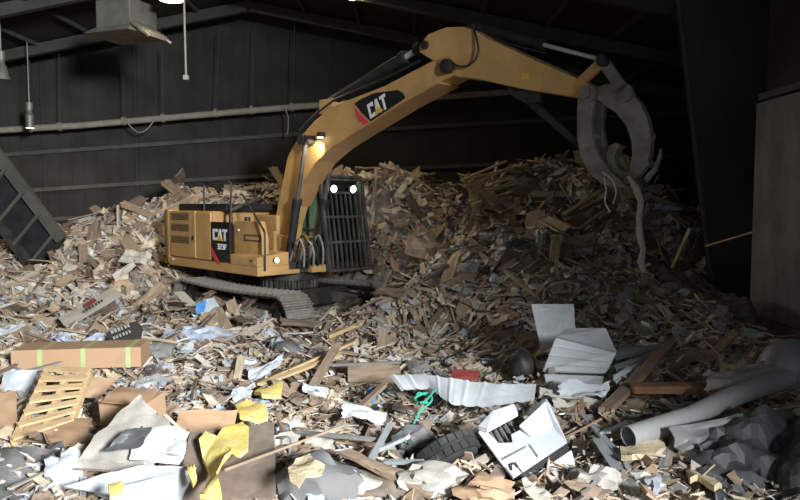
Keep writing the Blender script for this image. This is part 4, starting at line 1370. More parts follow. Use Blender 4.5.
# pale planks
WP = 'long pale splintered planks in front of the track'
beam('pine_plank', (252, 386, .16), (352, 343, .34), .09, .035, 'pine', 'longest pale pine plank slanting up in the lower middle', 'plank', WP)
beam('pine_plank', (262, 384, .20), (340, 355, .30), .07, .03, 'pine', 'second pale plank lying along the longest slanting plank', 'plank', WP)
beam('wood_plank', (312, 388, .15), (337, 345, .44), .11, .03, 'plyboard', 'short wide brown plank crossing over the long pale planks', 'plank')
beam('wood_plank', (348, 418, .16), (384, 385, .30), .07, .04, 'oldwood', 'brown stick standing slanted near bright white plastic sheet', 'plank')
beam('metal_rod', (333, 365, .30), (405, 362, .30), .03, .03, 'felt', 'thin grey metal bar lying level in the middle', 'metal bar')
quad('plywood_board', [(348, 364, .28), (400, 366, .28), (402, 384, .12), (348, 382, .12)], 'plyboard', 'flat brown plywood board in the middle below metal bar', 'board', t=.02, bend=.01, seed=54)
quad('plywood_board', [(354, 312, .3), (404, 309, .3), (404, 324, .1), (354, 326, .1)], 'plyboard', 'wide brown plywood board right of the near track', 'board', t=.02, bend=.01, seed=55)
beam('wood_plank', (352, 331, .2), (405, 328, .2), .12, .04, 'cardscrap', 'reddish brown plank lying level under the wide plywood', 'plank')
beam('wood_plank', (381, 350, .14), (384, 328, .46), .13, .03, 'plyboard', 'pale upright plank stub standing in the middle rubble', 'plank')
beam('timber', (330, 336, .2), (365, 322, .3), .08, .05, 'pine', 'pale timber slanting up to the wide plywood board', 'plank')
# tangle of frames
for i, (A, B, w, h, m, lab) in enumerate([
    ((300, 432, .26), (378, 440, .26), .03, .03, 'felt', 'thin grey rod lying across lower middle rubble'),
    ((230, 468, .30), (345, 425, .40), .02, .02, 'oldwood', 'thin long stick slanting over the cream papers'),
    ((374, 452, .2), (405, 438, .32), .05, .03, 'alum', 'short bright metal strip near the tangle'),
    ((372, 458, .2), (390, 425, .35), .05, .03, 'alum', 'bright metal strip leaning upright near the tangle'),
    ((388, 462, .2), (420, 462, .22), .035, .03, 'alum', 'lower bright metal strip lying level near the tangle')]):
    beam('scrap_bar', A, B, w, h, m, lab, 'scrap bar')
# white corrugated sheet
def curve_strip(name, ups, los, m, label, cat, ridges, t=.008, rd=.02, n=8):
    U = [onz(*p) for p in ups]
    Lw = [onz(*p) for p in los]
    def samp(P, t_):
        k = t_ * (len(P) - 1)
        i = min(int(k), len(P) - 2)
        return P[i].lerp(P[i + 1], k - i)
    nu = ridges * 5
    top = []
    for j in range(n + 1):
        for i in range(nu + 1):
            u = i / nu
            p = samp(U, u).lerp(samp(Lw, u), j / n)
            p = p + Vector((0, -.4, .8)) * (rd * (1 if math.sin(2 * math.pi * u * ridges) > .75 else 0)) + Vector((0, 0, 1)) * .012 * fbm(u * 9, j * .6, 5, 2)
            top.append(p)
    c = sum(top, Vector()) / len(top)
    o = sheet_mb(top, nu, n, t).build(name, m, smooth=False, origin=c)
    reg(c, .5)
    return tag(o, label, cat)
curve_strip('ribbed_sheet', [(390, 376, .42), (425, 374, .50), (455, 379, .48), (495, 384, .46), (536, 384, .44)],
            [(402, 391, .30), (430, 388, .34), (452, 405, .22), (485, 407, .20), (534, 400, .26)], 'ribwhite', 'long curved white ribbed metal sheet in the lower centre', 'metal sheet', 9)
quad('red_board', [(452, 371, .42), (480, 372, .42), (478, 380, .36), (450, 381, .36)], 'red', 'small dark red board just above the ribbed sheet', 'board', t=.02, bend=.01, seed=61)
# green strap
tube_thing('green_strap', [(436, 388, .44), (424, 402, .42), (414, 399, .40), (426, 393, .42), (432, 400, .38), (420, 412, .32), (412, 428, .22), (406, 442, .16)], .011, 'green', 'tangled green plastic strap hanging below the ribbed sheet', 'strap', 6)
tube_thing('green_strap', [(428, 396, .40), (418, 393, .42), (416, 404, .36), (428, 402, .38)], .010, 'green', 'short green strap loop beside the longer green strap', 'strap', 6)
lump('blue_scrap', 371, 396, .16, (.06, .05, .09), 'blue', 'tiny bright blue plastic piece in the middle rubble', 'plastic piece', 62, .3)
# tyre half buried
def torus(name, loc, R1, r1, rot, m, label, n=36, k=14, flat=1.35):
    mb = MB()
    for i in range(n):
        a = 2 * math.pi * i / n
        for j in range(k):
            b = 2 * math.pi * j / k
            rr = R1 + r1 * math.cos(b) * (1.0 if math.cos(b) < .4 else .96)
            mb.v.append(Vector((rr * math.cos(a), rr * math.sin(a), r1 * flat * math.sin(b))))
    for i in range(n):
        for j in range(k):
            mb.f.append([i * k + j, ((i + 1) % n) * k + j, ((i + 1) % n) * k + (j + 1) % k, i * k + (j + 1) % k])
    root = empty(name, loc)
    root.rotation_euler = rot
    mb.build('tyre_casing', m, root, smooth=True)
    for i in range(24):
        a = 2 * math.pi * i / 24
        for sg in (-1, 1):
            MB().box(((R1 + r1 * .93) * math.cos(a), (R1 + r1 * .93) * math.sin(a), sg * r1 * .55), (.03, .07, r1 * .75), (0, 0, a)).build('tread_block', m, root)
    reg(Vector(loc), R1)
    return tag(root, label, 'tyre')
torus('tyre', onz(447, 456, .10), .21, .085, (R(-40), R(-24), R(12)), 'rubber', 'worn black tyre half buried left of the broken white appliance')

# broken white appliance
def boxframe(name, o_, ax, ay, az, m, label, cat):
    """ax, ay, az full edge vectors from corner o_"""
    root = tag(empty(name, o_ + (ax + ay) / 2), label, cat)
    return root
A_ = onz(512, 478, .12); B_ = onz(566, 442, .30); Cc = onz(478, 432, .30)
ap = tag(empty('broken_appliance', A_), 'smashed white appliance shell with torn open front at lower centre', 'appliance')
u = (B_ - A_)
v = (Cc - A_)
n3 = u.cross(v).normalized()
if n3.z < 0: n3 = -n3
def apt(a, b, c): return A_ + u * a + v * b + n3 * c
def slab(pts, t, m, name, n_=n3):
    k = len(pts)
    mb = MB()
    mb.add(list(pts) + [p - n_ * t for p in pts], [list(range(k)), list(range(k, 2 * k))[::-1]] + [[i, (i + 1) % k, k + (i + 1) % k, k + i] for i in range(k)])
    return link_child(mb.build(name, m, bevel=.004), ap)
TL_ = onz(545, 402, .52)
slab([apt(0, 0, 0), apt(1, 0, 0), apt(1, .32, 0), apt(.62, .38, 0), apt(.58, .62, .0), apt(.40, .64, 0), apt(.34, .5, 0), apt(.16, .62, 0), apt(.12, 1, 0), apt(0, 1, 0)], .02, 'enamel', 'front_panel')
slab([apt(1, 0, 0), apt(1.02, 0, 0), TL_ + Vector((.05, .06, -.02)), TL_, apt(.55, .62, .05), apt(.62, .38, .01), apt(1, .32, 0)], .02, 'enamel', 'side_panel')
slab([apt(.02, 1.02, .05), apt(.10, .86, .07), apt(.60, .72, .14), apt(.62, .86, .16), apt(.30, 1.02, .12)], .05, 'enamel', 'top_lip')
slab([apt(0, 0, -.015), apt(1.02, 0, -.015), apt(1.02, -.07, -.08), apt(0, -.07, -.08)], .03, 'black', 'door_gasket')
slab([apt(0, -.08, -.06), apt(1.04, -.08, -.06), apt(1.04, -.16, -.16), apt(0, -.16, -.16)], .03, 'enamel', 'lower_trim')
slab([apt(.1, .4, -.10), apt(.62, .4, -.10), apt(.62, .95, -.06), apt(.1, .95, -.06)], .02, 'greybag', 'inner_liner')
for k in range(5):
    link_child(MB().tube([apt(.14 + k * .09, .45, -.06), apt(.18 + k * .09, .92, -.02)], .008, 6).build('wire_rack', 'felt'), ap)
link_child(MB().tube([apt(.06, .10, .008), apt(.09, .16, .02), apt(.16, .15, .02), apt(.16, .08, .008)], .007, 8).build('handle', 'black'), ap)
for a_, b_ in (((.04, .34), (.46, .30)), ((.5, .05), (.52, .30))):
    link_child(MB().bar(apt(*a_, .004), apt(*b_, .004), .012, .008, n3).build('panel_seam', 'felt'), ap)
reg(apt(.5, .5, 0), .6)
# white box appliance and door behind
f1, f2, f3, f4 = onz(543, 383, .34), onz(608, 386, .40), onz(616, 352, .80), onz(554, 334, .98)
f5, f6 = onz(604, 329, .98), onz(552, 371, .40)
wa = tag(empty('white_appliance', f1), 'battered white box shaped appliance below the leaning white door', 'appliance')
def hexa(name, bl, br, tr, tl, back, m, par, bevel=.012):
    pts = [bl, br, tr, tl]
    mb = MB().add(pts + [p + back for p in pts], [(0, 1, 2, 3), (7, 6, 5, 4), (0, 4, 5, 1), (1, 5, 6, 2), (2, 6, 7, 3), (3, 7, 4, 0)])
    return link_child(mb.build(name, m, bevel=bevel), par)
bk = Vector((.10, .42, -.16))
hexa('casing', onz(542, 372, .36), onz(606, 374, .36), onz(617, 352, .62), onz(556, 336, .84), bk, 'enamel', wa, .02)
hexa('lid', onz(556, 336, .85), onz(617, 352, .63), onz(606, 328, .98), onz(568, 328, 1.0), Vector((0, .06, -.03)), 'enamel', wa, .008)
for k in range(3):
    t = .22 + .26 * k
    p0 = onz(542, 372, .36).lerp(onz(556, 336, .84), t) + Vector((0, -.01, .01))
    p1 = onz(606, 374, .36).lerp(onz(617, 352, .62), t) + Vector((0, -.01, .01))
    link_child(MB().bar(p0, p1, .012, .006).build('pressed_rib', 'enamel'), wa)
hexa('bent_skirt', onz(548, 392, .28), onz(600, 392, .30), onz(604, 376, .40), onz(544, 374, .42), Vector((.02, .1, -.04)), 'sheetwhite', wa, .01)
quad('loose_trim', [(540, 388, .36), (566, 393, .30), (560, 404, .2), (538, 398, .26)], 'cream', '', '', t=.02, bend=.03, parent=wa)
reg(onz(580, 360, .4), .6)
dr = tag(empty('white_door', onz(555, 345, .6)), 'flat white appliance door leaning upright behind white box', 'door')
d1, d2, d3, d4 = onz(541, 350, .60), onz(576, 340, .62), onz(574, 304, 1.05), onz(531, 304, 1.05)
dbk = Vector((.01, .05, -.01))
hexa('door_skin', d1, d2, d3, d4, dbk, 'sheetwhite', dr, .01)
def dpt(a, b): return (d1.lerp(d2, a)).lerp(d4.lerp(d3, a), b) + Vector((0, -.006, .004))
for (a, b), (c, d) in [((.15, .15), (.85, .15)), ((.85, .15), (.85, .85)), ((.85, .85), (.15, .85)), ((.15, .85), (.15, .15)), ((.25, .3), (.75, .3)), ((.25, .3), (.25, .7)), ((.75, .3), (.75, .7)), ((.25, .7), (.75, .7))]:
    link_child(MB().bar(dpt(a, b), dpt(c, d), .012, .012, (0, -1, .5)).build('pressed_rib', 'sheetwhite'), dr)
# crumpled metal under white appliance
SM = 'crumpled white metal'
quad('crumpled_sheet', [(556, 386, .4), (612, 380, .46), (606, 400, .3), (556, 400, .3)], 'sheetwhite', 'crumpled white metal sheet under the box shaped appliance', 'metal sheet', t=.01, bend=.12, seed=71, ragged=.08)
quad('crumpled_sheet', [(548, 394, .34), (604, 400, .3), (603, 412, .22), (552, 408, .24)], 'cream', 'cream crumpled metal strip between both white appliances', 'metal sheet', t=.01, bend=.08, seed=72, ragged=.06)
quad('white_strip', [(612, 352, .5), (664, 344, .56), (664, 350, .5), (616, 360, .44)], 'alum', 'bright narrow metal strip right of the box shaped appliance', 'metal strip', t=.02, bend=.02, seed=73)
quad('white_strip', [(614, 366, .46), (655, 352, .52), (656, 358, .48), (618, 374, .4)], 'alum', 'second bright metal strip right of the box shaped appliance', 'metal strip', t=.02, bend=.02, seed=74)
quad('white_strip', [(612, 376, .44), (640, 362, .48), (642, 370, .42), (616, 384, .38)], 'sheetwhite', 'short white bent panel right of the box shaped appliance', 'metal strip', t=.015, bend=.05, seed=75)
lump('metal_drum', 522, 368, .34, (.16, .14, .22), 'dark', 'dark dented drum between ribbed sheet and leaning white door', 'drum', 76, .10)
# right part
beam('slanting_timber', (606, 410, .30), (672, 342, .62), .12, .06, 'oldwood', 'long brown timber beam slanting right of the white appliances', 'beam')
beam('splintered_timber', (634, 388, .42), (702, 388, .45), .13, .08, 'rust', 'rough reddish brown splintered timber above the grey tube', 'beam')
tube_thing('long_tube', [(628, 437, .34), (690, 417, .42), (734, 396, .50), (787, 378, .58)], .095, 'tube', 'long thick grey tube lying slanted at lower right', 'tube', 18, hollow=.008)
OCC.append((*onz(690, 417, .4).xy, .5))
quad('trough_sheet', [(668, 428, .44), (754, 412, .50), (722, 434, .34), (680, 454, .26)], 'greysheet', 'curved pale metal trough lying below the long tube', 'metal sheet', t=.012, bend=.05, seed=81)
quad('torn_sheet', [(702, 372, .62), (766, 360, .68), (776, 374, .58), (704, 394, .50)], 'fabric', 'torn grey white board lying above the long tube', 'board', t=.015, bend=.10, seed=82, ragged=.08)
for (A, B, w, lab) in [((583, 415, .32), (622, 458, .22), .07, 'bright metal strip slanting down right of smashed appliance'),
                       ((598, 440, .28), (642, 506, .08), .08, 'long bright metal strip running to the bottom edge'),
                       ((666, 450, .26), (650, 506, .06), .05, 'narrow bright metal strip right of the beige foam'),
                       ((622, 452, .26), (640, 500, .1), .04, 'thin grey metal strip between two bright strips'),
                       ((606, 432, .3), (626, 424, .34), .10, 'short grey tube stub right of smashed appliance')]:
    beam('metal_strip', A, B, w, .02, 'alum', lab, 'metal strip')
rag('beige_foam', [(620, 452), (638, 447), (662, 446), (666, 452), (650, 460), (632, 464), (621, 461)], .24, 'beigefoam', 'beige torn foam strip at lower right under the tube', 'foam', t=.05)
rag('beige_foam', [(676, 456), (690, 454), (700, 470), (722, 486), (714, 494), (698, 484), (690, 488), (684, 470)], .18, 'beigefoam', 'beige torn foam piece below the metal trough', 'foam', t=.05)
lump('plastic_bag', 594, 482, .12, (.18, .14, .13), 'fabric', 'crumpled cream plastic bag at the bottom right of centre', 'bag', 83, .55)
lump('plastic_bag', 640, 486, .10, (.13, .10, .09), 'cream', 'crumpled pale bag between bright metal strips', 'bag', 84, .55)
quad('tarpaulin', [(700, 440, .34), (812, 400, .60), (812, 505, .2), (716, 505, .12)], 'darkfilm', 'crumpled dark grey tarpaulin in the lower right corner', 'tarpaulin', t=.006, bend=.22, n=14, seed=85, smooth=False, crisp=2.6)
quad('tarpaulin', [(690, 446, .3), (728, 432, .36), (752, 455, .3), (716, 468, .2)], 'felt', 'small grey crumpled sheet below trough beside dark tarpaulin', 'sheet', t=.006, bend=.12, n=10, seed=86, smooth=False, crisp=2.6)
lump('dark_bag', 724, 478, .14, (.30, .22, .16), 'darkfilm', 'shiny black crumpled bag under the metal trough', 'bag', 87, .5)
lump('grey_tank', 790, 372, .42, (.34, .30, .38), 'greysheet', 'rounded dark grey tank at the right edge', 'tank', 88, .06)
torus('tyre', at(733, 322, 10.4), .34, .10, (R(80), 0, R(62)), 'dustyrubber', 'dark tyre standing upright left against the right wall')
torus('tyre', at(748, 326, 10.1), .34, .10, (R(74), 0, R(62)), 'dustyrubber', 'dark tyre leaning behind the other at right wall')
# left side paper and panels
o = quad('printed_panel', [(58, 318, .38), (112, 288, .66), (122, 296, .56), (66, 328, .28)], 'cream', 'long pale printed panel with red label left of excavator', 'panel', t=.02, bend=.02, seed=91)
def print_on(o, cs, m, name):
    return quad(name, cs, m, '', '', t=.004, bend=0, n=2, parent=o)
print_on(o, [(84, 304, .545), (94, 298, .60), (97, 301, .575), (87, 307, .52)], 'red', 'red_label')
def print_marks(o, n, a, b, c, m='ink'):
    """row of small illegible print marks from a to b, height a to c"""
    a, b, c = onz(*a), onz(*b), onz(*c)
    nr = (b - a).cross(c - a).normalized()
    if nr.z < 0: nr = -nr
    for i in range(n):
        p0 = a.lerp(b, (i + .1) / n)
        p1 = a.lerp(b, (i + random.uniform(.6, .85)) / n)
        up = (c - a) * random.uniform(.75, 1)
        pts = [p0, p1, p1 + up, p0 + up]
        pts = [p + nr * .006 for p in pts] + [p + nr * .01 for p in pts]
        link_child(MB().add(pts, [(0, 1, 2, 3), (7, 6, 5, 4), (0, 4, 5, 1), (1, 5, 6, 2), (2, 6, 7, 3), (3, 7, 4, 0)]).build('print_mark', m), o)
print_marks(o, 6, (86, 312, .49), (104, 301, .575), (84.5, 309.5, .51))
o = rag('newspaper', [(107, 334), (122, 326), (136, 322), (143, 328), (141, 340), (126, 346), (112, 346)], .3, 'darkfilm', 'dark magazine with white lettering beside the long carton', 'magazine', t=.015, bend=.01)
print_marks(o, 6, (111, 334.5, .335), (131, 326.5, .335), (109.5, 331, .335), 'white_letter')
print_marks(o, 6, (113, 340, .335), (132, 332.5, .335), (112, 337, .335), 'white_letter')
lump('plastic_bag', 208, 336, .14, (.42, .22, .13), 'bluefilm', 'crumpled white and blue plastic bag in front of near track', 'bag', 92, .55)
quad('magazine', [(204, 300, .5), (214, 298, .52), (222, 312, .3), (200, 314, .28)], 'bluewhite', 'open blue and white booklet standing by the near track', 'booklet', t=.012, bend=.02, seed=93)
o = quad('booklet_cover', [(196, 304, .46), (206, 300, .5), (204, 314, .28), (196, 314, .28)], 'blue', 'small blue cover leaning against the open booklet', 'booklet', t=.01, bend=.02, seed=94)
quad('white_board', [(174, 293, .5), (184, 292, .52), (204, 312, .24), (192, 314, .22)], 'cream', 'narrow cream board leaning at the rear of near track', 'board', t=.02, bend=.01, seed=95)
for i, (px, py, rx, ry, rz_, m, lab) in enumerate([
    (12, 335, .3, .2, .16, 'whitefilm', 'white crumpled plastic bag at the left edge above carton'),
    (30, 322, .24, .18, .14, 'bluefilm', 'pale blue crumpled bag left of printed panel'),
    (70, 338, .26, .18, .12, 'bluefilm', 'blue and white crumpled bag just behind long carton'),
    (100, 342, .2, .16, .12, 'bluefilm', 'pale blue plastic lump at the long carton end'),
    (150, 322, .2, .16, .12, 'felt', 'grey crumpled rag right of the dark magazine'),
    (125, 300, .3, .2, .16, 'fabric', 'crumpled beige cloth right of the printed panel'),
    (72, 324, .22, .16, .12, 'cardscrap', 'crushed brown paper bag below the printed panel'),
    (158, 352, .22, .18, .14, 'felt', 'grey rag lump at right end of long carton'),
    (240, 396, .12, .1, .09, 'bluefilm', 'small blue white ball of film above yellow foam'),
    (420, 372, .16, .12, .12, 'felt', 'grey rag lump left of red board'),
    (415, 440, .16, .12, .12, 'greybag', 'grey rag lump above the half buried tyre'),
    (430, 480, .26, .18, .10, 'fabric', 'grey white crumpled cloth below the half buried tyre'),
    (484, 492, .2, .14, .10, 'cardscrap', 'brown crumpled paper below the smashed appliance'),
    (487, 278, .28, .2, .2, 'darkfilm', 'black bag with white knot on the dark heap'),
    (345, 262 + 40, .2, .15, .1, 'fabric', 'beige rag lump between the two tracks')]):
    lump('crumpled_bag' if m in ('whitefilm', 'bluefilm', 'darkfilm') else 'rag_lump', px, py, .14 + (.5 if 'dark heap' in lab else 0), (rx, ry, rz_), m, lab, 'bag' if m in ('whitefilm', 'bluefilm', 'darkfilm') else 'rag', 100 + i, .5)

# --- larger sheets on the heaps behind
def heap_quad(name, cs, m, label, cat, **k):
    """corners (px, py, depth)"""
    P = [at(*c) for c in cs]
    cs2 = []
    c0 = sum(P, Vector()) / 4
    nrm = (P[1] - P[0]).cross(P[3] - P[0]).normalized()
    if nrm.y > 0: nrm = -nrm
    n = 6
    sd = k.get('seed', 1)
    top = [((P[0] * (1 - i / n) + P[1] * (i / n)) * (1 - j / n) + (P[3] * (1 - i / n) + P[2] * (i / n)) * (j / n)) + nrm * (k.get('bend', .04) * fbm(i / n * 2 + sd * 7, j / n * 2, sd, 2)) for j in range(n + 1) for i in range(n + 1)]
    o = sheet_mb(top, n, n, k.get('t', .025)).build(name, m, origin=c0)
    return tag(o, label, cat)
heap_quad('plywood_sheet', [(420, 296, 12.4), (450, 270, 13.0), (474, 276, 12.9), (458, 300, 12.2)], 'plyboard', 'large bent brown plywood sheet on the heap right of cab', 'board', bend=.1, seed=3)
heap_quad('plywood_sheet', [(488, 204, 14.6), (508, 196, 14.9), (516, 207, 14.7), (500, 214, 14.4)], 'plyboard', 'tan board lying high on the heap below the stick', 'board', seed=5)
heap_quad('plywood_sheet', [(486, 280, 12.0), (530, 258, 12.4), (548, 262, 12.3), (506, 296, 11.7)], 'greyply', 'brown curved board in the middle of the dark heap', 'board', bend=.12, seed=6)
heap_quad('plywood_sheet', [(552, 236, 12.8), (562, 234, 12.9), (558, 262, 12.4), (549, 262, 12.4)], 'pine', 'pale board stub standing upright on the dark heap', 'board', seed=7)
heap_quad('plywood_sheet', [(408, 236, 14.4), (440, 244, 14.4), (430, 262, 14.0), (404, 254, 14.0)], 'plyboard', 'brown board propped on the heap beside the cab guard', 'board', seed=8)
heap_quad('plywood_sheet', [(372, 176, 17.2), (394, 174, 17.2), (398, 182, 17.0), (378, 186, 17.0)], 'cream', 'pale tan sheet on the heap top behind the cab', 'board', bend=.15, seed=9)
heap_quad('plywood_sheet', [(450, 256, 13.2), (462, 250, 13.3), (452, 280, 12.6), (440, 282, 12.6)], 'pine', 'pale narrow board standing in the heap right of cab', 'board', seed=10)
heap_quad('plywood_sheet', [(636, 292, 11.3), (678, 284, 11.5), (664, 302, 11.0), (640, 306, 10.9)], 'fabric', 'pale grey board lying on the dark heap right of grapple', 'board', bend=.1, seed=12)
heap_quad('plywood_sheet', [(610, 300, 11.0), (650, 302, 11.0), (640, 316, 10.6), (605, 312, 10.6)], 'oldwood', 'brown board low on the dark heap below the grapple', 'board', seed=13)
heap_quad('white_sliver', [(554, 261, 12.0), (557, 260, 12.0), (576, 282, 11.6), (572, 284, 11.6)], 'enamel', 'thin white sliver standing above the leaning white door', 'strip', seed=14, bend=.02)
heap_quad('white_sliver', [(488, 277, 11.9), (496, 275, 11.9), (500, 284, 11.7), (492, 286, 11.7)], 'whitefilm', 'white scrap on the black bag in dark heap', 'plastic scrap', seed=15, bend=.1)
heap_quad('pale_panel', [(128, 250, 14.5), (152, 255, 14.3), (146, 266, 14.0), (118, 262, 14.1)], 'cream', 'pale flat board on the heap behind left of counterweight', 'board', bend=.1, seed=16)
heap_quad('pale_panel', [(112, 276, 13.6), (132, 262, 13.9), (136, 266, 13.8), (116, 282, 13.4)], 'cream', 'narrow pale board pointing up toward the counterweight', 'board', seed=17)
# fan of long planks at the crest
FG = 'long planks fanned out on the dark heap crest'
ROW = ['topmost', 'second from top', 'third from top', 'fourth from top', 'fourth from bottom', 'third from bottom', 'second from bottom', 'lowest']
J = random.uniform
for i in range(8):
    a = at(456 + 3 * i + J(-6, 6), 178 + i * 3.4 + J(-3, 3), 15.6 - .06 * i + J(-.15, .15))
    b = at(505 + 4 * i + J(-8, 8), 164 + i * 2.6 + J(-4, 4), 15.9 - .06 * i + J(-.15, .15))
    c = (a + b) / 2
    o = MB().bar(a, b, J(.08, .15), .04).build('fanned_plank', 'pine', origin=c)
    tag(o, 'long tan plank in the fan on the dark heap crest, ' + ROW[i], 'plank', FG)
for i in range(7):
    a = at(560 + 6 * i + J(-5, 5), 216 + i * 7 + J(-3, 3), 13.6 - .16 * i)
    b = at(596 + 6 * i + J(-8, 8), 194 + i * 7 + J(-4, 4), 14.2 - .16 * i)
    c = (a + b) / 2
    o = MB().bar(a, b, J(.10, .18), .04).build('dark_plank', 'oldwood', origin=c)
    tag(o, 'dark brown plank in the row below the grapple, ' + (ROW[i] if i < 4 else ROW[i + 1]), 'plank', 'dark planks below the grapple')
# upright sticks
for (A, B, w, m, lab) in [((672, 268, 12.6), (690, 229, 12.8), .06, 'pine', 'thin pale stick leaning upright right of the hanging rope'),
                          ((706, 246, 12.0), (757, 231, 10.9), .04, 'pine', 'thin pale rod reaching across to the right wall plate'),
                          ((118, 230, 17.4), (118, 205, 17.4), .07, 'cream', 'pale upright stick on the heap left of counterweight'),
                          ((412, 196, 16.6), (440, 206, 16.4), .07, 'pine', 'pale thin stick lying on the heap behind the cab'),
                          ((560, 290, 11.4), (556, 262, 11.8), .05, 'pine', 'slim upright stake above the leaning white door')]:
    a, b = at(*A), at(*B)
    tag(MB().bar(a, b, w, w * .6).build('stick', m, origin=(a + b) / 2), lab, 'stick')
# rope and rags hanging in the grapple
g0 = EX_C + EF * xz(632, 186, -.2)[0] + EL * -.2
g0.z = xz(632, 186, -.2)[1]
yg = g0.y
rp = [at(px, py, yg) for px, py in ((628, 176), (636, 188), (641, 202), (639, 218), (640, 236), (643, 250), (641, 262), (644, 272))]
tag(MB().tube(rp, .03, 7, radii=[.02, .045, .04, .035, .045, .035, .05, .03]).build('hanging_rag', 'rope', smooth=True, origin=rp[0]), 'long frayed pale rag hanging down from the grapple jaws', 'rag')
rp = [at(px, py, yg - .1) for px, py in ((604, 178), (606, 190), (605, 202), (610, 212))]
tag(MB().tube(spline(rp), .011, 6).build('hanging_strip', 'rope', smooth=True, origin=rp[0]), 'short pale strip dangling left of the long rag', 'strip')
rp = [at(px, py, yg - .1) for px, py in ((602, 172), (612, 180), (616, 192), (613, 204))]
tag(MB().tube(spline(rp), .011, 6).build('hanging_strip', 'rope', smooth=True, origin=rp[0]), 'curled pale strip caught at the lower grapple tip', 'strip')

#---SCATTER---
for px, py, ph in [(75, 358, 'long taped carton'), (50, 405, 'wooden pallet'), (130, 408, 'open square carton'), (205, 424, 'flat cardboard flap'), (125, 450, 'stained mattress'),
                   (130, 485, 'long white panel'), (25, 475, 'grey felt sheet'), (225, 465, 'dark particle board'), (252, 412, 'upper yellow foam slab'), (318, 485, 'grey padded bundle'),
                   (318, 440, 'cream torn papers'), (364, 412, 'bright white plastic sheet'), (300, 366, 'long slanting pale planks'), (374, 374, 'plywood below the metal bar'),
                   (380, 316, 'wide plywood by the track'), (395, 450, 'bright metal strips'), (445, 455, 'half buried tyre'), (420, 405, 'green strap'), (470, 392, 'white ribbed sheet'),
                   (520, 440, 'smashed white appliance'), (580, 365, 'white box appliance'), (555, 330, 'leaning white door'), (522, 368, 'dark dented drum'), (640, 375, 'slanting timber beam'),
                   (690, 417, 'long grey tube'), (712, 435, 'pale metal trough'), (640, 455, 'beige foam strip'), (596, 480, 'cream plastic bag'), (760, 460, 'dark tarpaulin'),
                   (740, 375, 'torn grey board'), (750, 340, 'upright tyres'), (208, 336, 'white and blue bag'), (90, 305, 'red labelled panel'), (125, 334, 'dark magazine'), (12, 335, 'white bag at left edge'),
                   (160, 352, 'end of the taped carton'), (212, 308, 'open blue booklet'), (430, 345, 'red board'), (470, 320, 'foot of dark heap'), (640, 320, 'low brown heap board'), (390, 490, 'sagging brown board'),
                   (260, 340, 'near track')]:
    p = onz(px, py, .15)
    MARKS.append((p.x, p.y, ph))
def kinds(n, f, pal):
    out = []
    for i in range(n):
        L_, me = f(i)
        me.materials[0]['pal'] = pal
        out.append((me, L_))
    return out
U = random.uniform
def k_plank(i): L_ = U(.45, 1.1); return L_, plank_mesh(L_, U(.05, .13), U(.015, .04))
def k_stick(i): L_ = U(.5, 1.3); return L_, plank_mesh(L_, U(.02, .045), U(.015, .03))
def k_ply(i): L_ = U(.3, .6); return L_, shard_mesh(L_, U(.18, .42), .015, 'ply', .04, 4, i)
def k_card(i): L_ = U(.25, .5); return L_, shard_mesh(L_, U(.18, .4), .008, 'card', .16, 5, i + 20)
def k_paper(i): L_ = U(.14, .34); return L_, shard_mesh(L_, U(.12, .28), .004, 'paper', .30, 6, i + 40)
def k_film(i): L_ = U(.10, .22); return L_, lump_mesh(L_, U(.08, .18), U(.05, .10), 'film', i + 60, .6)
def k_metal(i): L_ = U(.4, .9); return L_, shard_mesh(L_, U(.03, .10), .006, 'metal', .05, 5, i + 80, .03)
scatter('wood_plank', kinds(16, k_plank, 'plank'), 300, 'splintered plank', 'plank', 4.9, 19.5, .95, .30)
scatter('wood_stick', kinds(10, k_stick, 'plank'), 220, 'thin wooden stick', 'stick', 4.9, 18.5, 1.0, .35, (.02, .14), limits=(.7, 1.05))
scatter('plywood_piece', kinds(10, k_ply, 'ply'), 200, 'broken plywood piece', 'plywood', 4.9, 19.0, .95, .35, limits=(.38, .55))
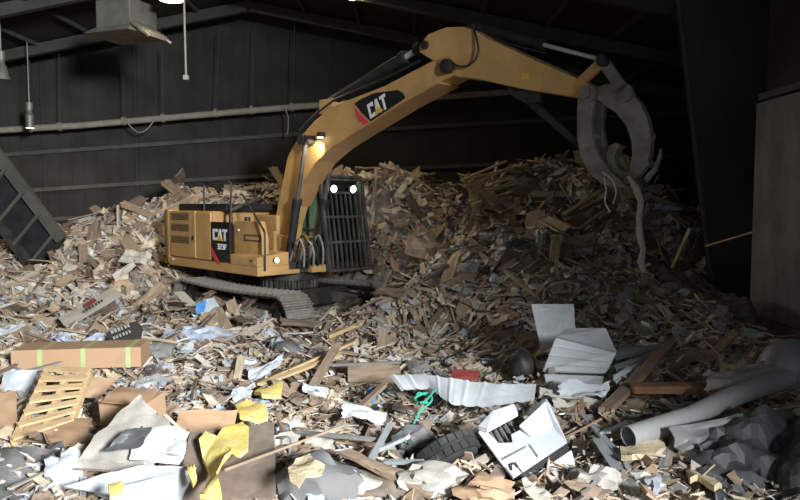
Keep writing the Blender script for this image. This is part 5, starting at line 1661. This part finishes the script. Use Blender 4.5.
scatter('cardboard_piece', kinds(10, k_card, 'card'), 170, 'torn cardboard piece', 'cardboard', 4.9, 16.5, 1.1, .4, (.02, .12), limits=(.32, .45))
scatter('paper_scrap', kinds(10, k_paper, 'paper'), 230, 'torn paper scrap', 'paper', 4.9, 15.0, 1.1, .4, (.03, .14), limits=(.2, .3))
scatter('film_wad', kinds(8, k_film, 'film'), 90, 'plastic film wad', 'plastic film', 4.9, 15.0, 1.1, .4, (.0, .06), limits=(.13, .18))
scatter('metal_scrap', kinds(8, k_metal, 'metal'), 80, 'bent metal strip', 'scrap metal', 4.9, 15.0, 1.1, .35, (.03, .14))
PAL['wire'] = [('white', (0.5, 0.5, 0.48)), ('black', (0.03, 0.03, 0.03)), ('grey', (0.28, 0.28, 0.27)), ('cream', (0.42, 0.38, 0.3))]
def k_wire(i):
    L_ = U(.4, .9)
    P = [Vector((L_ * (t - .5), .12 * U(-1, 1), .08 * U(-1, 1))) for t in (0, .25, .5, .75, 1)]
    return L_, mesh_only(MB().tube(spline(P, 4), U(.007, .014), 6), 'wire', 'wirecoat', smooth=True)
def k_board(i): L_ = U(.55, 1.1); return L_, shard_mesh(L_, U(.16, .42), .025, 'ply', .05, 4, i + 120, .10)
scatter('heap_board', kinds(12, k_board, 'ply'), 260, 'broken board', 'board', 11.8, 19.0, 1.0, .6, (.0, .25), limits=(.7, 1.0))
scatter('wire', kinds(8, k_wire, 'wire'), 60, 'curved wire length', 'wire', 4.9, 12.5, 1.0, .3, (.06, .16))
by = {}
for lab, sx, o in PENDING:
    by.setdefault(lab, []).append((sx, o))
ORD = ['leftmost', 'second from left', 'third from left', 'fourth from left', 'fifth from left', 'sixth from left', 'seventh from left', 'eighth from left', 'ninth from left', 'tenth from left', 'eleventh from left', 'twelfth from left', 'thirteenth from left', 'fourteenth from left']
for lab, lst in by.items():
    lst.sort(key=lambda q: q[0])
    for i, (sx, o) in enumerate(lst):
        if len(lst) == 1: o['label'] = lab
        elif i == len(lst) - 1: o['label'] = lab + ', rightmost'
        else: o['label'] = lab + ', ' + ORD[min(i, 13)]
